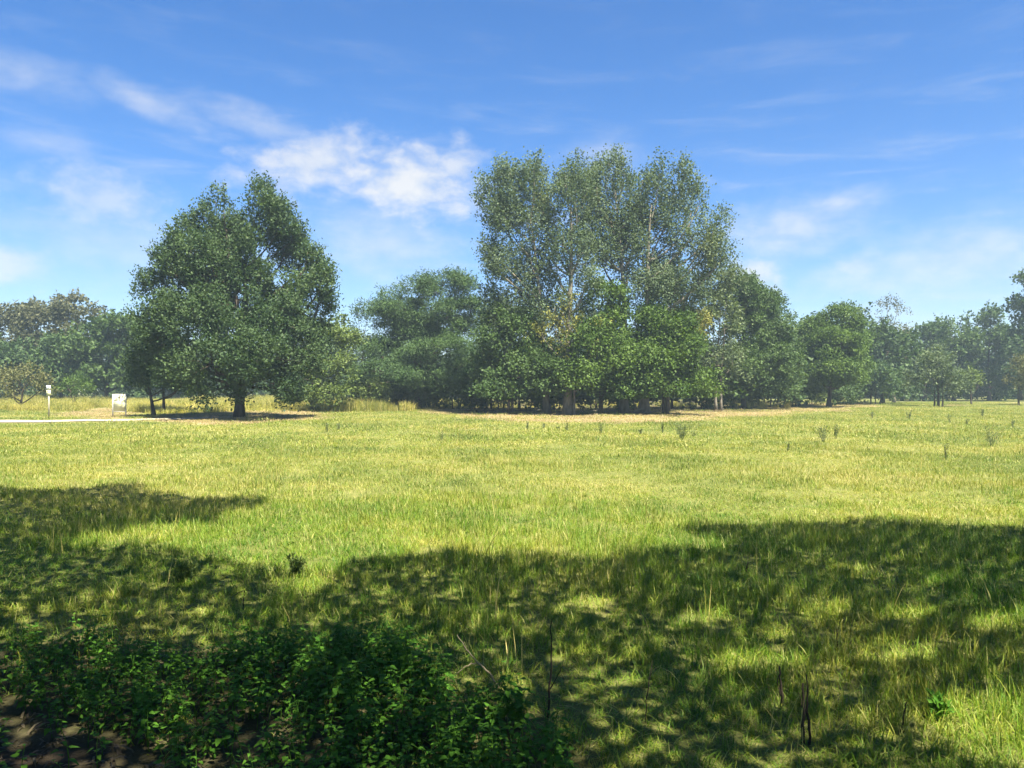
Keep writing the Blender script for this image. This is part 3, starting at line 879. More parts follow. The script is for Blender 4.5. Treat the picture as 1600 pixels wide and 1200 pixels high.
# ------------------------------------------------------------------ the trees behind the camera that shade the foreground
def shade_trees():
    rng = np.random.default_rng(201)
    up = [(-900, 770), (0, 768), (90, 771), (200, 765), (240, 775), (330, 777), (432, 781), (425, 792), (345, 802), (325, 822), (210, 831), (125, 843), (140, 852), (250, 864), (330, 879), (352, 894), (432, 898), (438, 910), (385, 916), (470, 930),
          (520, 902), (600, 880), (680, 860), (755, 868), (800, 864), (900, 868), (950, 871), (985, 850), (1060, 846), (1110, 852), (1155, 845), (1130, 834), (1060, 825), (1150, 812), (1250, 810), (1350, 808), (1450, 818), (1600, 826), (2700, 830)]
    poly = np.concatenate([gpoly(up), [[40, 2.0], [40, -9], [-40, -9], [-40, 2.0]]])
    holes = [(1105, 960, 34, 11), (1170, 1030, 62, 14), (1405, 1022, 62, 12), (1255, 1030, 30, 9), (925, 936, 44, 9), (1570, 975, 60, 15), (1530, 1135, 110, 40), (830, 1062, 24, 12), (1290, 948, 46, 9), (325, 962, 26, 7),
             (990, 1062, 26, 9), (1420, 960, 40, 9), (1330, 1140, 28, 14), (1460, 905, 24, 6), (600, 925, 20, 6), (1215, 985, 26, 7), (790, 960, 22, 6), (1580, 1180, 60, 30)]
    cs = 0.0515
    x, y = [a.ravel() for a in np.meshgrid(np.arange(-17, 17, cs), np.arange(-7, 14, cs))]
    n = len(x)
    x = x + rng.uniform(-0.5, 0.5, n) * cs * 1.1
    y = y + rng.uniform(-0.5, 0.5, n) * cs * 1.1
    xy = np.stack([x, y], -1)
    k = inside(poly, x + rng.normal(0, 0.07, n) + 0.12 * wob(xy, 3.7) + 0.06 * wob(xy, 9.0), y + rng.normal(0, 0.08, n) + 0.12 * wob(xy + 7, 3.3) + 0.08 * wob(xy + 3, 8.0))
    xe, ye = rng.uniform(-5.5, 1.0, 5000), rng.uniform(0.5, 6.0, 5000)
    ke = inside(Z_NETTLE, xe, ye)
    x, y = np.concatenate([x[k], xe[ke]]), np.concatenate([y[k], ye[ke]])
    yy = np.maximum(y, 0.5)
    px = 800 + x / yy * F
    py = HOR + EYE / yy * F
    keep = np.ones(len(x), bool)
    for hx, hy, hr, hv in holes:
        dd = ((px - hx) / (hr * 1.0)) ** 2 + ((py - hy) / (hv * 1.05)) ** 2
        keep &= ~((dd < 1) & (y > 1) & (rng.uniform(0, 1, len(x)) < 0.97))
    P2 = np.stack([x, y], -1)
    keep &= ~((wob(P2, 4.1) > 1.5) & (x > 0.5))
    x, y = x[keep], y[keep]
    g0 = np.stack([x, y, np.zeros_like(x)], -1)
    zm = np.full(len(x), 20.0)
    for z in np.arange(18, 4.9, -0.25):
        p = g0 + ST * (z / ST[2])
        vis = (p[:, 1] > 0.2) & (np.abs(p[:, 0]) < 0.80 * p[:, 1] + 1.0) & ((p[:, 2] - EYE) < 0.60 * p[:, 1] + 0.5)
        zm = np.where(vis, zm, z)
        zm = np.where(vis & (zm <= z), z + 0.25, zm)
    z = np.maximum(zm, 5.0) + rng.uniform(0.1, 3.2, len(x))
    P = g0 + ST * (z / ST[2])[:, None]
    roots = [((11.0, -5.0), 'leafy shade tree overhanging the meadow edge right beside the viewer'), ((3.0, -8.0), 'leafy shade tree standing straight behind the viewer'), ((-7.0, -6.0), 'leafy shade tree behind the nettle patch'), ((16.0, 3.0), 'leafy shade tree beyond the sunny edge of the foreground shadow')]
    R2 = np.array([r[0] for r in roots])
    own = np.argmin(np.linalg.norm(P[:, None, :2] - R2[None], axis=2), 1)

    def seen(q):
        return (q[:, 1] > 0.2) & (np.abs(q[:, 0]) < 0.72 * q[:, 1] + 0.3) & ((q[:, 2] - EYE) < 0.55 * q[:, 1] + 0.3)
    for i, ((rx, ry), lab) in enumerate(roots):
        b = np.array([rx, ry, float(gh(rx, ry))])
        root = tag(link('shade_tree', None, loc=tuple(b)), lab, 'tree')
        p = P[own == i] - b
        D = rng.normal(0, 1, p.shape)
        D -= (D @ ST)[:, None] * ST * 0.8
        V, T = leaves(p, D, 0.112 * rng.uniform(0.75, 1.2, len(p)), rng, 0.75, up=ST * 2.2)
        link('crown', mesh_np('crown', V, T, M['oak'], {'tint': np.repeat(rng.uniform(0, 1, len(p)), 4)}), root)
        g = Geo()
        t = np.linspace(0, 1, 10)
        tp = np.stack([0.2 * np.sin(3 * t + i), 0.2 * np.cos(4 * t + i), -0.2 + t * 12], -1)
        g.tube(tp, 0.34 * (1 - 0.8 * t) * (1 + 0.5 * np.exp(-t * 14)), 10, 0.05, rng)
        trunk = link('trunk', g.mesh('trunk', M['bark']), root)
        for e in p[rng.integers(0, len(p), 46)]:
            a = tp[int(np.clip(rng.integers(3, 8), 0, 9))]
            q = bez(a, a * 0.4 + e * 0.6 + [0, 0, 0.8], e, 9)
            if seen(q + b).any():
                continue
            g = Geo()
            g.tube(q, np.linspace(0.09, 0.012, 9), 5)
            link('limb', g.mesh('limb', M['bark']), trunk)


shade_trees()


# ------------------------------------------------------------------ scattered growth (stuff)
def blade_clump(rng, n, rad, lmin, lmax, w, lean=0.5, dryp=0.18, seg=3, flatten=0.0):
    a = rng.uniform(0, 6.283, n)
    r = rad * np.sqrt(rng.uniform(0, 1, n))
    B = np.stack([r * np.cos(a), r * np.sin(a), np.full(n, -0.01)], -1)
    L = rng.uniform(lmin, lmax, n)
    ha = rng.uniform(0, 6.283, n)
    hd = np.stack([np.cos(ha), np.sin(ha), np.zeros(n)], -1)
    ln = np.abs(rng.normal(0, lean, n)) + 0.08 + flatten * rng.uniform(0.5, 1.5, n)
    sd = np.stack([-np.sin(ha + rng.normal(0, .6, n)), np.cos(ha), np.zeros(n)], -1)
    ww = w * rng.uniform(0.6, 1.3, n)
    t = np.linspace(0, 1, seg)
    rows = []
    for k, tk in enumerate(t):
        ang = ln * (0.35 + 0.9 * tk)
        c = B + (hd * np.sin(ang)[:, None] + np.array([0, 0, 1]) * np.cos(ang)[:, None]) * (L * tk)[:, None]
        if k < seg - 1:
            h = (ww * (1 - 0.55 * tk))[:, None] * sd * 0.5
            rows += [c - h, c + h]
        else:
            rows += [c]
    m = len(rows)
    V = np.stack(rows, 1).reshape(-1, 3)
    b = np.arange(n)[:, None] * m
    T = []
    for k in range(seg - 2):
        T += [b + [[2 * k, 2 * k + 1, 2 * k + 3]], b + [[2 * k, 2 * k + 3, 2 * k + 2]]]
    T += [b + [[m - 3, m - 2, m - 1]]]
    T = np.concatenate(T, 1).reshape(-1, 3)
    tint = np.repeat(rng.uniform(0, 1, n), m)
    dry = np.repeat((rng.uniform(0, 1, n) < dryp) * rng.uniform(0.6, 1, n), m)
    return V, T, {'tint': tint, 'dry': dry}


def scatter(name, label, cat, pts, rot, scl, variants, seed):
    """one object whose points carry copies of the variant meshes"""
    rng = np.random.default_rng(seed)
    col = bpy.data.collections.new(name + '_source')
    for i, me in enumerate(variants):
        col.objects.link(bpy.data.objects.new('%s_source_%02d' % (name, i), me))
    me = bpy.data.meshes.new(name)
    n = len(pts)
    me.vertices.add(n)
    me.vertices.foreach_set('co', np.ascontiguousarray(pts, np.float32).ravel())
    a = me.attributes.new('rot', 'FLOAT_VECTOR', 'POINT')
    a.data.foreach_set('vector', np.ascontiguousarray(rot, np.float32).ravel())
    a = me.attributes.new('scl', 'FLOAT_VECTOR', 'POINT')
    a.data.foreach_set('vector', np.ascontiguousarray(scl, np.float32).ravel())
    a = me.attributes.new('idx', 'INT', 'POINT')
    a.data.foreach_set('value', rng.integers(0, len(variants), n).astype(np.int32))
    o = link(name, me)
    ng = bpy.data.node_groups.new(name, 'GeometryNodeTree')
    ng.interface.new_socket('Geometry', in_out='INPUT', socket_type='NodeSocketGeometry')
    ng.interface.new_socket('Geometry', in_out='OUTPUT', socket_type='NodeSocketGeometry')
    N = ng.nodes.new
    gi, go, iop, ci, er = N('NodeGroupInput'), N('NodeGroupOutput'), N('GeometryNodeInstanceOnPoints'), N('GeometryNodeCollectionInfo'), N('FunctionNodeEulerToRotation')
    ci.inputs['Collection'].default_value = col
    ci.inputs['Separate Children'].default_value = True
    ci.inputs['Reset Children'].default_value = True

    def at(nm, ty):
        x = N('GeometryNodeInputNamedAttribute')
        x.data_type = ty
        x.inputs[0].default_value = nm
        return x.outputs[0]
    lk = ng.links.new
    lk(gi.outputs[0], iop.inputs['Points'])
    lk(ci.outputs[0], iop.inputs['Instance'])
    iop.inputs['Pick Instance'].default_value = True
    lk(at('idx', 'INT'), iop.inputs['Instance Index'])
    lk(at('rot', 'FLOAT_VECTOR'), er.inputs[0])
    lk(er.outputs[0], iop.inputs['Rotation'])
    lk(at('scl', 'FLOAT_VECTOR'), iop.inputs['Scale'])
    lk(iop.outputs[0], go.inputs[0])
    md = o.modifiers.new('scatter', 'NODES')
    md.node_group = ng
    tag(o, label, cat, kind='stuff')
    return o


def spread(rng, y0, y1, dens, margin=3.0, slope=0.72, fall=None):
    """random ground points in the wedge in front of the camera"""
    xm = slope * y1 + margin
    n = int(dens * 2 * xm * (y1 - y0))
    x = rng.uniform(-xm, xm, n)
    y = rng.uniform(y0, y1, n)
    k = np.abs(x) < slope * np.maximum(y, 0) + margin
    if fall is not None:
        k &= rng.uniform(0, 1, n) < fall(y)
    return x[k], y[k]


def pack(rng, x, y, s0, s1, sz=None, tilt=0.08, dz=0.0):
    n = len(x)
    pts = np.stack([x, y, gh(x, y) + dz], -1)
    rot = np.stack([rng.normal(0, tilt, n), rng.normal(0, tilt, n), rng.uniform(0, 6.283, n)], -1)
    s = rng.uniform(s0, s1, n)
    scl = np.stack([s, s, s * (sz if sz is not None else 1)], -1)
    return pts, rot, scl


def grow():
    rng = np.random.default_rng(301)
    tr = lambda a, b: (lambda y: np.clip((y - a) / (b - a), 0, 1))
    # near, middle and far meadow grass
    def var(n, mat, nm, *a, **k):
        out = []
        for i in range(n):
            V, T, at = blade_clump(rng, *a, **k)
            out.append(mesh_np('%s_clump' % nm, V, T, M[mat], at))
        return out
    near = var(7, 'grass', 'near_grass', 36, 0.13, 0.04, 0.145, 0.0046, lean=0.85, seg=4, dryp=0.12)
    mid = var(6, 'dry_sunlit_grass', 'mid_grass', 64, 0.27, 0.035, 0.115, 0.0085, lean=1.0, seg=3, dryp=0.42)
    far = var(5, 'dry_sunlit_grass', 'far_grass', 120, 0.65, 0.035, 0.11, 0.02, lean=1.0, seg=3, dryp=0.45)

    def cut(x, y, nettle=True):
        k = ~zone(x, y, Z_STRAW + [Z_WOOD], 0.9, 0.5) | (rng.uniform(0, 1, len(x)) < 0.2)
        dy = y - path_line((x + 52) / 37)[1]
        onp = (x < -15) & (x > -52)
        k &= ~(onp & (np.abs(dy) < 1.15)) & ~(onp & (dy > -4.0) & (dy < 0) & (rng.uniform(0, 1, len(x)) < 0.75))
        if nettle:
            k &= ~zone(x, y, [Z_SOIL], 0.12, 4) | (rng.uniform(0, 1, len(x)) < 0.06)
            k &= ~zone(x, y, [Z_NETTLE], 0.2, 3) | (rng.uniform(0, 1, len(x)) < 0.12)
        return x[k], y[k]
    hz = lambda x, y: 0.85 + 0.35 * wob(np.stack([x, y], -1), 0.8) + 0.2 * wob(np.stack([x, y], -1), 2.7)
    x, y = cut(*spread(rng, 1.2, 12, 150, 2.0, fall=lambda y: np.clip((12.5 - y) / 8.0, 0, 1)))
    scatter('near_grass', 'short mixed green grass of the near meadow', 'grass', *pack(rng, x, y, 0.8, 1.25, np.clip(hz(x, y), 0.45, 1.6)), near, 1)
    x, y = cut(*spread(rng, 6, 27, 26, 3.0, fall=lambda y: np.clip((y - 6) / 4, 0, 1) * np.clip((28 - y) / 10, 0, 1)))
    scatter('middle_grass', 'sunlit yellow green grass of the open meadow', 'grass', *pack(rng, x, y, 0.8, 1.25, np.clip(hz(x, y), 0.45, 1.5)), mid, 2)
    x, y = cut(*spread(rng, 17, 84, 4.6, 5.0, fall=tr(17, 26)), nettle=False)
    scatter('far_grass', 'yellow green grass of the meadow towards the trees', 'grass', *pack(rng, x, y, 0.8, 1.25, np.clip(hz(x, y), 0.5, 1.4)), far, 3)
    # taller pale stalks standing in the meadow
    st = var(5, 'tall', 'stalk', 5, 0.10, 0.18, 0.42, 0.006, lean=0.3, seg=4, dryp=0.75)
    x, y = cut(*spread(rng, 3, 60, 0.9, 3.0))
    scatter('meadow_stalk', 'pale dry grass stalks poking out of the meadow', 'grass', *pack(rng, x, y, 0.7, 1.2), st, 4)
    # tufts of longer grass in the shade
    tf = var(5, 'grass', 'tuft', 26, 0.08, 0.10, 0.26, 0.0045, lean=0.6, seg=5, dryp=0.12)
    x, y = cut(*spread(rng, 2.5, 13, 1.8, 2.0))
    k = wob(np.stack([x, y], -1), 0.9) > -0.25
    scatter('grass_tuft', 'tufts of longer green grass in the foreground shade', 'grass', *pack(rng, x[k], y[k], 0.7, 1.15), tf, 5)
    # dry straw and fallen leaves on the tan ground at the foot of the trees
    sw = var(5, 'straw', 'straw', 60, 0.45, 0.05, 0.16, 0.022, lean=0.3, seg=3, dryp=0.4, flatten=0.9)
    n = 30000
    x, y = rng.uniform(-32, 40, n), rng.uniform(32, 86, n)
    k = zone(x, y, Z_STRAW, 0.9, 0.5) & ~(zone(x, y, [Z_WOOD], 0.9, 0.5) & (rng.uniform(0, 1, n) < 0.85))
    scatter('straw_litter', 'tan straw and leaf litter in a band along the trees', 'straw', *pack(rng, x[k], y[k], 0.7, 1.2), sw, 6)
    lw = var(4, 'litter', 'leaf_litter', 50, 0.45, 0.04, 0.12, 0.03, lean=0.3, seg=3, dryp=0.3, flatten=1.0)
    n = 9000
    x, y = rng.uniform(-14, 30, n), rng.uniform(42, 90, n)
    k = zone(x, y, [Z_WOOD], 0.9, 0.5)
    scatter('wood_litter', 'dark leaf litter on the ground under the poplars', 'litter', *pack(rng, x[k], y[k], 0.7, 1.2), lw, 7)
    # tall grass and yellow flowering weeds between oak, signs and wood
    tg = var(6, 'tall', 'tall_grass', 70, 0.35, 0.45, 1.0, 0.018, lean=0.22, seg=4, dryp=0.3)
    n = 8200
    x, y = rng.uniform(-62, -7, n), rng.uniform(46.5, 84, n)
    front = 48.5 + 1.8 * wob(np.stack([x, y * 0], -1), 0.3) + np.where(x > -18, 3.0, 0) + np.where(x < -27, 3.0, 0)
    k = (y > front) & ~zone(x, y, [Z_STRAW[5]], 0.9, 0.5)
    k &= ~((np.abs(x + 24.1) < 1.0) & (y < 48))
    x, y = x[k], y[k]
    hh = 0.58 + 0.28 * wob(np.stack([x, y], -1), 0.5)
    scatter('tall_grass', 'tall yellowish grass and weeds between the signs and the wood', 'grass', *pack(rng, x, y, 0.8, 1.2, np.clip(hh, 0.28, 1.1)), tg, 8)
    n = 900
    x, y = rng.uniform(-14, 32, n), rng.uniform(53, 70, n)
    k = (wob(np.stack([x, y], -1), 0.6) > 0.0) & ((x < -4) | (y > 60)) & (x < 22)
    scatter('wood_edge_grass', 'sparse pale weeds at the shaded foot of the wood', 'grass', *pack(rng, x[k], y[k], 0.5, 0.9), tg, 9)
    # nettles and other leafy ground cover in the near corner
    nv = [nettle(rng) for _ in range(8)]
    n = 10500
    x, y = rng.uniform(-4.9, 1.3, n), rng.uniform(1.5, 7, n)
    k = zone(x, y, [Z_NETTLE], 0.2, 2.2) & ~(zone(x, y, [Z_SOIL], 0.15, 3.5) & (rng.uniform(0, 1, n) < 0.80))
    k &= rng.uniform(0, 1, n) < np.clip(0.9 + 0.6 * wob(np.stack([x, y], -1), 1.6), 0.35, 1)
    x, y = x[k], y[k]
    hh = np.clip(0.92 + 0.3 * wob(np.stack([x, y], -1), 1.2), 0.6, 1.25)
    p, r, s = pack(rng, x, y, 0.75, 1.2, None, 0.12)
    s *= hh[:, None] * np.array([0.95, 0.95, 0.7])
    scatter('nettle_patch', 'dark green nettles and leafy ground cover in the deep shade', 'nettles', p, r, s, nv, 10)
    # dead leaves and twig bits on the bare soil
    n = 900
    x, y = rng.uniform(-4.5, -0.8, n), rng.uniform(2.2, 4.6, n)
    k = zone(x, y, [Z_SOIL], 0.2, 3.5)
    dl = var(4, 'litter', 'soil_litter', 9, 0.12, 0.03, 0.10, 0.014, lean=0.3, seg=4, dryp=0.35, flatten=1.1)
    scatter('soil_litter', 'dead leaves and stalks on the bare soil by nettles', 'litter', *pack(rng, x[k], y[k], 0.8, 1.4), dl, 11)


def leaf_blade(base, d, nor, L, Wd, rng, teeth=4):
    """a toothed leaf of two halves folded on the midrib"""
    d, nor = unit(d), unit(nor)
    side = unit(np.cross(d, nor))
    nor = np.cross(side, d)
    t = np.linspace(0, 1, teeth + 2)
    prof = np.sin(np.pi * np.clip(t, 0, 1) ** 0.62) * (1 - 0.25 * t)
    bend = -0.35 * t ** 2
    mid = base + d * (L * t)[:, None] + nor * (L * bend)[:, None]
    V = [mid]
    for sg in (-1, 1):
        e = mid + side * (sg * Wd * 0.5 * prof)[:, None] + nor * (0.10 * Wd * prof)[:, None] + d * (-0.03 * L * (np.arange(len(t)) % 2))[:, None]
        V.append(e)
    n = len(t)
    T = []
    for k in range(n - 1):
        T += [(k, n + k, n + k + 1), (k, n + k + 1, k + 1), (k, 2 * n + k + 1, 2 * n + k), (k, k + 1, 2 * n + k + 1)]
    return np.concatenate(V), np.array(T)


def nettle(rng, mat='nettle', H=None, pairs=None, leaf=0.06):
    g = Geo()
    tint = []
    H = H or rng.uniform(0.26, 0.44)
    pairs = pairs or rng.integers(4, 7)
    t = np.linspace(0, 1, 6)
    bx, by = rng.normal(0, 0.05, 2)
    P = np.stack([bx * t ** 2, by * t ** 2, -0.02 + H * t], -1)
    g.tube(P, np.linspace(0.0035, 0.0015, 6), 4)
    tint += [0.3] * g.n
    a0 = rng.uniform(0, 6.28)
    for k in range(pairs):
        f = 0.30 + 0.70 * (k + 0.6) / pairs
        c = P[0] * (1 - f) + P[-1] * f
        for sgn in (0, math.pi):
            a = a0 + k * math.pi / 2 + sgn + rng.normal(0, 0.25)
            dz = rng.uniform(-0.25, 0.15) + 0.35 * (k == pairs - 1)
            d = np.array([math.cos(a), math.sin(a), dz])
            L = leaf * rng.uniform(0.75, 1.2) * (1 - 0.45 * max(0, f - 0.65) / 0.35)
            st = c + d * 0.022
            V, T = leaf_blade(st, d, np.array([rng.normal(0, .2), rng.normal(0, .2), 1.0]), L, L * rng.uniform(0.5, 0.66), rng)
            g.add(V, T)
            tint += [rng.uniform(0, 1)] * len(V)
    V, T = np.concatenate(g.V), np.concatenate(g.T)
    return mesh_np('nettle_plant', V, T, M[mat], {'tint': np.array(tint)}, smooth=False)


grow()


# ------------------------------------------------------------------ signs
def signs():
    wood = solid_mat('weathered_post', (0.42, 0.38, 0.30), (0.58, 0.53, 0.42), 8, 0.8, 0.2, (1, 1, 0.2))
    metal = solid_mat('galvanised_post', (0.30, 0.31, 0.31), (0.42, 0.43, 0.42), 10, 0.45, 0.05)
    white = solid_mat('white_plate', (0.74, 0.75, 0.74), (0.82, 0.82, 0.80), 3, 0.4, 0)
    cream = solid_mat('cream_plate', (0.62, 0.62, 0.38), (0.70, 0.70, 0.46), 3, 0.4, 0)
    ink = solid_mat('dark_print', (0.05, 0.05, 0.05), (0.09, 0.09, 0.08), 10, 0.6, 0)
    grey = solid_mat('grey_print', (0.20, 0.21, 0.17), (0.30, 0.30, 0.25), 10, 0.6, 0)

    def part(name, mat, parent, *boxes):
        g = Geo()
        for lo, hi in boxes:
            g.box(lo, hi)
        return link(name, g.mesh(name, mat, smooth=False), parent)
    Y = 42.5
    x = (76.5 - 800) / F * Y
    r = tag(link('sign_post', None, loc=(x, Y, float(gh(x, Y)))), 'slim pale post carrying a small white sign above a yellowish sign', 'sign')
    part('post', wood, r, ((-0.032, -0.025, -0.1), (0.032, 0.025, 1.76)))
    a = part('upper_plate', white, r, ((-0.125, -0.042, 1.555), (0.105, -0.028, 1.78)))
    a['label'] = 'white upper plate with a small dark pictogram'
    # pictogram: a dark upright figure and a bar on the white plate
    part('pictogram', ink, a, ((-0.035, -0.047, 1.655), (0.0, -0.043, 1.735)), ((0.0, -0.047, 1.70), (0.045, -0.043, 1.735)), ((0.03, -0.047, 1.655), (0.05, -0.043, 1.70)), ((-0.02, -0.047, 1.61), (0.01, -0.043, 1.64)))
    b = part('lower_plate', cream, r, ((-0.115, -0.042, 1.225), (0.12, -0.028, 1.52)))
    b['label'] = 'yellowish lower plate with a dark mark at its top'
    part('printed_mark', ink, b, ((-0.09, -0.047, 1.45), (0.02, -0.043, 1.475)), ((-0.04, -0.047, 1.41), (-0.01, -0.043, 1.45)))
    # info board
    Y = 42.2
    x = (186.5 - 800) / F * Y
    r = tag(link('info_board', None, loc=(x, Y, float(gh(x, Y))), ), 'cream information board on two metal legs beside the leaning small tree', 'sign')
    r.rotation_euler = (0, 0, R(4))
    r.scale = (0.92, 0.92, 0.92)
    part('leg', metal, r, ((-0.40, -0.02, -0.15), (-0.345, 0.035, 1.38)))
    part('leg', metal, r, ((0.345, -0.02, -0.15), (0.40, 0.035, 1.38)))
    p = part('panel', cream, r, ((-0.33, -0.03, 0.36), (0.33, 0.0, 1.37)))
    part('frame', metal, p, ((-0.343, -0.034, 1.372), (0.343, 0.02, 1.395)), ((-0.343, -0.034, 0.335), (0.343, 0.02, 0.358)))
    part('picture', ink, p, ((-0.30, -0.036, 0.985), (-0.12, -0.032, 1.02)), ((-0.14, -0.036, 1.02), (0.0, -0.032, 1.06)), ((0.02, -0.036, 0.95), (0.06, -0.032, 1.25)), ((-0.08, -0.036, 1.12), (0.03, -0.032, 1.20)))
    rng = np.random.default_rng(8)
    rows = []
    for k, (z, x0, x1) in enumerate([(0.775, -0.29, -0.02), (0.755, -0.29, -0.05), (0.775, 0.04, 0.22), (0.62, 0.03, 0.26), (0.60, 0.05, 0.24)]):
        xx = x0
        while xx < x1:
            w = rng.uniform(0.02, 0.05)
            rows.append(((xx, -0.036, z), (min(xx + w, x1), -0.032, z + 0.013)))
            xx += w + 0.012
    part('text_line', grey, p, *rows)


signs()


# ------------------------------------------------------------------ weeds and shrubs of the meadow, sticks of the foreground
def shrub(px, py, hpx, wpx, label, seed, dens=1.0, mat='weed', group=None, stems=7, cat='weed', name='meadow_weed'):
    rng = np.random.default_rng(seed)
    x, Y = gw(px, py)
    x, Y = float(x), float(Y)
    s = Y / F
    H, Wd = hpx * s, max(wpx, 9) * s
    r = tag(link(name, None, loc=(x, Y, float(gh(x, Y)))), label, cat, group)
    LP, LD = [], []
    for k in range(stems):
        g = Geo()
        a = rng.uniform(0, 6.28)
        b = np.array([math.cos(a), math.sin(a), 0]) * rng.uniform(0, 0.12) * Wd
        tip = np.array([math.cos(a), math.sin(a), 0]) * rng.uniform(0.1, 0.5) * Wd + [0, 0, H * rng.uniform(0.65, 1.0)]
        P = bez(b + [0, 0, -0.03], b * 0.6 + tip * 0.4 + [0, 0, 0.12 * H], tip, 7)
        g.tube(P, np.linspace(max(0.005, 0.26 * s), max(0.002, 0.12 * s), 7), 4)
        link('stem', g.mesh('stem', M['greenstem']), r)
        n = int(30 * dens)
        t = rng.uniform(0.25, 1.0, n)
        q = np.stack([np.interp(t, np.linspace(0, 1, 7), P[:, i]) for i in range(3)], -1)
        LP.append(q + rng.normal(0, 1, q.shape) * np.array([0.10 * Wd, 0.10 * Wd, 0.04 * H]) * rng.uniform(0.2, 1.2, (n, 1)))
        LD.append(rng.normal(0, 0.6, q.shape) + unit(P[-1] - P[0]) * 0.7)
    LP, LD = np.concatenate(LP), np.concatenate(LD)
    sz = max(0.035, 2.0 * s) * rng.uniform(0.6, 1.4, len(LP)) * (1 + 0.6 * (H > 0.6))
    V, T = leaves(LP, LD, sz, rng, 0.42)
    link('foliage', mesh_np('foliage', V, T, M[mat], {'tint': np.repeat(rng.uniform(0, 1, len(LP)), 4)}), r)
    return r


G = 'weeds standing in the meadow'
shrub(1065, 687, 26, 30, 'rounded dark weed shrub standing before the bright green maple', 401, 1.6, stems=12, group=G, cat='shrub', name='meadow_shrub')
shrub(1287, 692, 28, 30, 'open bushy weed shrub in the grass before the round maple', 402, 1.3, stems=11, group=G, cat='shrub', name='meadow_shrub')
shrub(1305, 686, 24, 12, 'upright weed shrub right next to the open bushy one', 403, 1.2, stems=6, group=G, cat='shrub', name='meadow_shrub')
shrub(1550, 694, 32, 38, 'widest grey green weed shrub in the grass before the far wood', 404, 1.2, stems=13, group=G, cat='shrub', name='meadow_shrub')
for i, (px, py, h, w, lab) in enumerate([
    (824, 671, 15, 8, 'dark upright weed before the slender poplar'), (848, 668, 9, 6, 'small dark weed between slender and thick poplar'), (873, 670, 6, 10, 'low spreading weed before the thick poplar'),
    (886, 676, 16, 6, 'thin weed stem before the thick poplar trunk'), (940, 682, 18, 12, 'sprawling brownish weed before the deep green maple'), (1001, 682, 11, 8, 'knobbly dark weed before the highest poplar'),
    (1035, 678, 20, 10, 'leaning double weed beside the rounded shrub'), (1083, 682, 10, 5, 'tiny weed touching the rounded shrub'), (690, 694, 20, 6, 'single dark weed stem before the locust'),
    (512, 675, 16, 12, 'thin dark weed in the grass in front of the pale tree'), (530, 672, 12, 8, 'small weed near the shade edge of the oak'), (1230, 708, 16, 8, 'small weed in open grass near bushy shrubs'),
    (1478, 716, 28, 10, 'slim weed on a pale stalk in open grass'), (1484, 662, 18, 5, 'dark single weed before the many stemmed tree'), (1535, 652, 12, 9, 'little bushy weed behind the widest shrub'),
    (1510, 664, 13, 5, 'thin weed beside the widest shrub'), (1582, 668, 14, 9, 'dark weed between widest shrub and olive bush'), (1363, 654, 10, 4, 'tiny weed at the tip of the straw band'), (1420, 656, 14, 9, 'pale thin weed between straw tip and many stemmed tree')]):
    shrub(px, py, h, w, lab, 420 + i, 1.0, stems=4 if w > 6 else 3, group=G)
shrub(463, 905, 34, 36, 'leafy green plant in the sun at the shadow edge', 451, 1.3, 'light', stems=9, cat='plant', name='leafy_plant')
shrub(285, 915, 34, 40, 'leafy green plant in the shade above the nettles', 452, 1.3, 'light', stems=9, cat='plant', name='leafy_plant')
shrub(1468, 1135, 40, 50, 'broad leaved thistle with a withered brown top', 453, 1.0, 'nettle', stems=6, cat='plant', name='thistle_plant')


def stick(name, label, paths, mat='stem', cat='stick', group=None):
    """paths: lists of (px, py_ground, height px at that spot, radius m) ; the first point is the foot"""
    px0, py0 = paths[0][0][0], paths[0][0][1]
    x0, Y0 = gw(px0, py0)
    x0, Y0 = float(x0), float(Y0)
    z0 = float(gh(x0, Y0))
    r = tag(link(name, None, loc=(x0, Y0, z0)), label, cat, group)
    for i, p in enumerate(paths):
        g = Geo()
        pts, rad = [], []
        for (px, py, hp, rr) in p:
            s = Y0 / F
            pts.append(((px - px0) * s, (px - px0) * s * 0.25, hp * s if hp else -0.04))
            rad.append(rr * 0.75)
        pts, rad = np.array(pts), np.array(rad)
        t = np.linspace(0, len(pts) - 1, len(pts) * 4)
        q = np.stack([np.interp(t, np.arange(len(pts)), pts[:, k]) for k in range(3)], -1)
        q += np.random.default_rng(int(px0) + i).normal(0, 0.0025, q.shape)
        g.tube(q, np.interp(t, np.arange(len(pts)), rad), 6)
        link('stem' if i == 0 else 'side_shoot', g.mesh('stem', M[mat]), r)
    return r


G2 = 'dark dead stems in the shaded foreground'
stick('dead_stem', 'tall dark dead stem with one side shoot behind the nettles', [[(855, 1118, 0, 0.008), (860, 1118, 70, 0.006), (862, 1118, 155, 0.003)], [(858, 1118, 40, 0.005), (872, 1118, 65, 0.003), (882, 1118, 88, 0.002)]], group=G2)
stick('dead_stem', 'short thick dark stem beside the twin dead stems', [[(1222, 1110, 0, 0.011), (1219, 1110, 35, 0.009), (1217, 1110, 68, 0.005)], [(1219, 1110, 20, 0.005), (1213, 1110, 50, 0.003)]], group=G2)
stick('dead_stem', 'twin upright dark dead stems, thickest of the foreground', [[(1254, 1172, 0, 0.011), (1255, 1172, 50, 0.009), (1253, 1172, 98, 0.006)], [(1266, 1172, 0, 0.009), (1262, 1172, 60, 0.007), (1260, 1172, 112, 0.003)], [(1254, 1172, 60, 0.004), (1247, 1172, 84, 0.002)]], group=G2)
stick('dead_stem', 'slanting thin dark stem beside the withered thistle', [[(1405, 1152, 0, 0.006), (1412, 1152, 28, 0.005), (1418, 1152, 52, 0.003)]], group=G2)
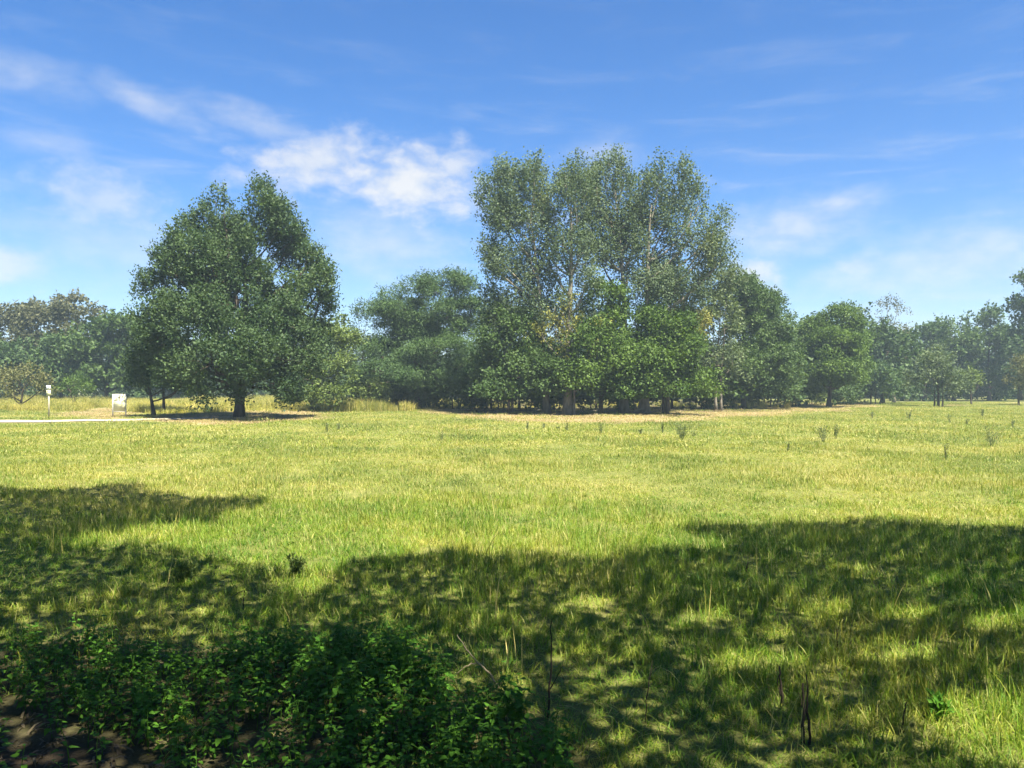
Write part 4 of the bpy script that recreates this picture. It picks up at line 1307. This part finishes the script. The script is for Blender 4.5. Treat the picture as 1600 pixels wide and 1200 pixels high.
stick('dead_stem', 'small dark stump stem at the sunny shadow tongue', [[(1165, 890, 0, 0.014), (1166, 890, 10, 0.01), (1168, 890, 22, 0.006)]], group=G2)
stick('dead_stem', 'thin dark stem among the sunlit specks of shade', [[(1308, 1010, 0, 0.006), (1307, 1010, 18, 0.005), (1307, 1010, 34, 0.003)]], group=G2)
stick('dead_stem', 'thin crooked twig with a bent tip near the bare shadow edge', [[(380, 957, 0, 0.006), (381, 957, 16, 0.005), (382, 957, 30, 0.004), (372, 957, 27, 0.003), (362, 957, 20, 0.002)]], group=G2)
stick('dead_stem', 'faint slanting stem in the grass between tall stem and twin stems', [[(1006, 1130, 0, 0.004), (1012, 1130, 50, 0.0035), (1020, 1130, 95, 0.002)]], group=G2)
stick('dead_stem', 'dark little twig standing at the tip of the sunny edge', [[(1155, 824, 0, 0.008), (1158, 824, 8, 0.006), (1162, 824, 14, 0.004)]], group=G2)
stick('fallen_branch', 'thin pale forked fallen branch lying in the shaded grass', [[(782, 1072, 0.5, 0.008), (765, 1060, 28, 0.0075), (745, 1045, 48, 0.006), (728, 1020, 70, 0.004), (716, 1002, 92, 0.003)], [(745, 1045, 46, 0.005), (726, 1040, 42, 0.004), (708, 1060, 26, 0.002)]], mat='twig', cat='branch')
# fallen wood under the poplars
for i, (px, Y, L, a, lab) in enumerate([(826, 50, 2.2, 0.1, 'pale fallen branch on the litter behind the slender poplar'), (842, 49, 1.6, -0.15, 'short pale fallen log near the thick poplar trunk'), (945, 51, 1.8, 0.05, 'bleached fallen branch behind the deep green maple'),
                                        (1005, 46.6, 2.4, 0.2, 'thin fallen branch lying at the foot of the last poplar'), (990, 46.2, 1.3, -0.9, 'short leaning stick between the last two poplars'), (1145, 62, 2.0, 0.1, 'pale fallen branch under the domed dark tree')]):
    rng = np.random.default_rng(500 + i)
    x = (px - 800) / F * Y
    g = Geo()
    t = np.linspace(0, 1, 8)
    P = np.stack([(t - 0.5) * L, 0.2 * np.sin(3 * t + i), 0.06 + 0.25 * abs(a) * t * L + 0.03 * np.sin(9 * t)], -1)
    g.tube(P, np.linspace(0.06, 0.02, 8), 6, 0.08, rng)
    tag(link('fallen_branch', g.mesh('fallen_branch', M['palebark']), loc=(x, Y, float(gh(x, Y)))), lab, 'branch', 'fallen wood under the trees')


# ------------------------------------------------------------------ haze
def haze():
    g = Geo()
    g.box((-2060, -2060, -1.3), (2060, 2110, 24))
    m, n = new_mat('haze')
    v = n.n('ShaderNodeVolumePrincipled')
    v.inputs['Color'].default_value = (0.64, 0.85, 1.0, 1)
    v.inputs['Density'].default_value = 0.0011
    v.inputs['Anisotropy'].default_value = 0.25
    o = n.n('ShaderNodeOutputMaterial')
    m.node_tree.links.new(v.outputs[0], o.inputs['Volume'])
    tag(link('haze', g.mesh('haze', m, smooth=False)), 'thin pale summer haze over the whole meadow', 'haze', kind='stuff')


haze()
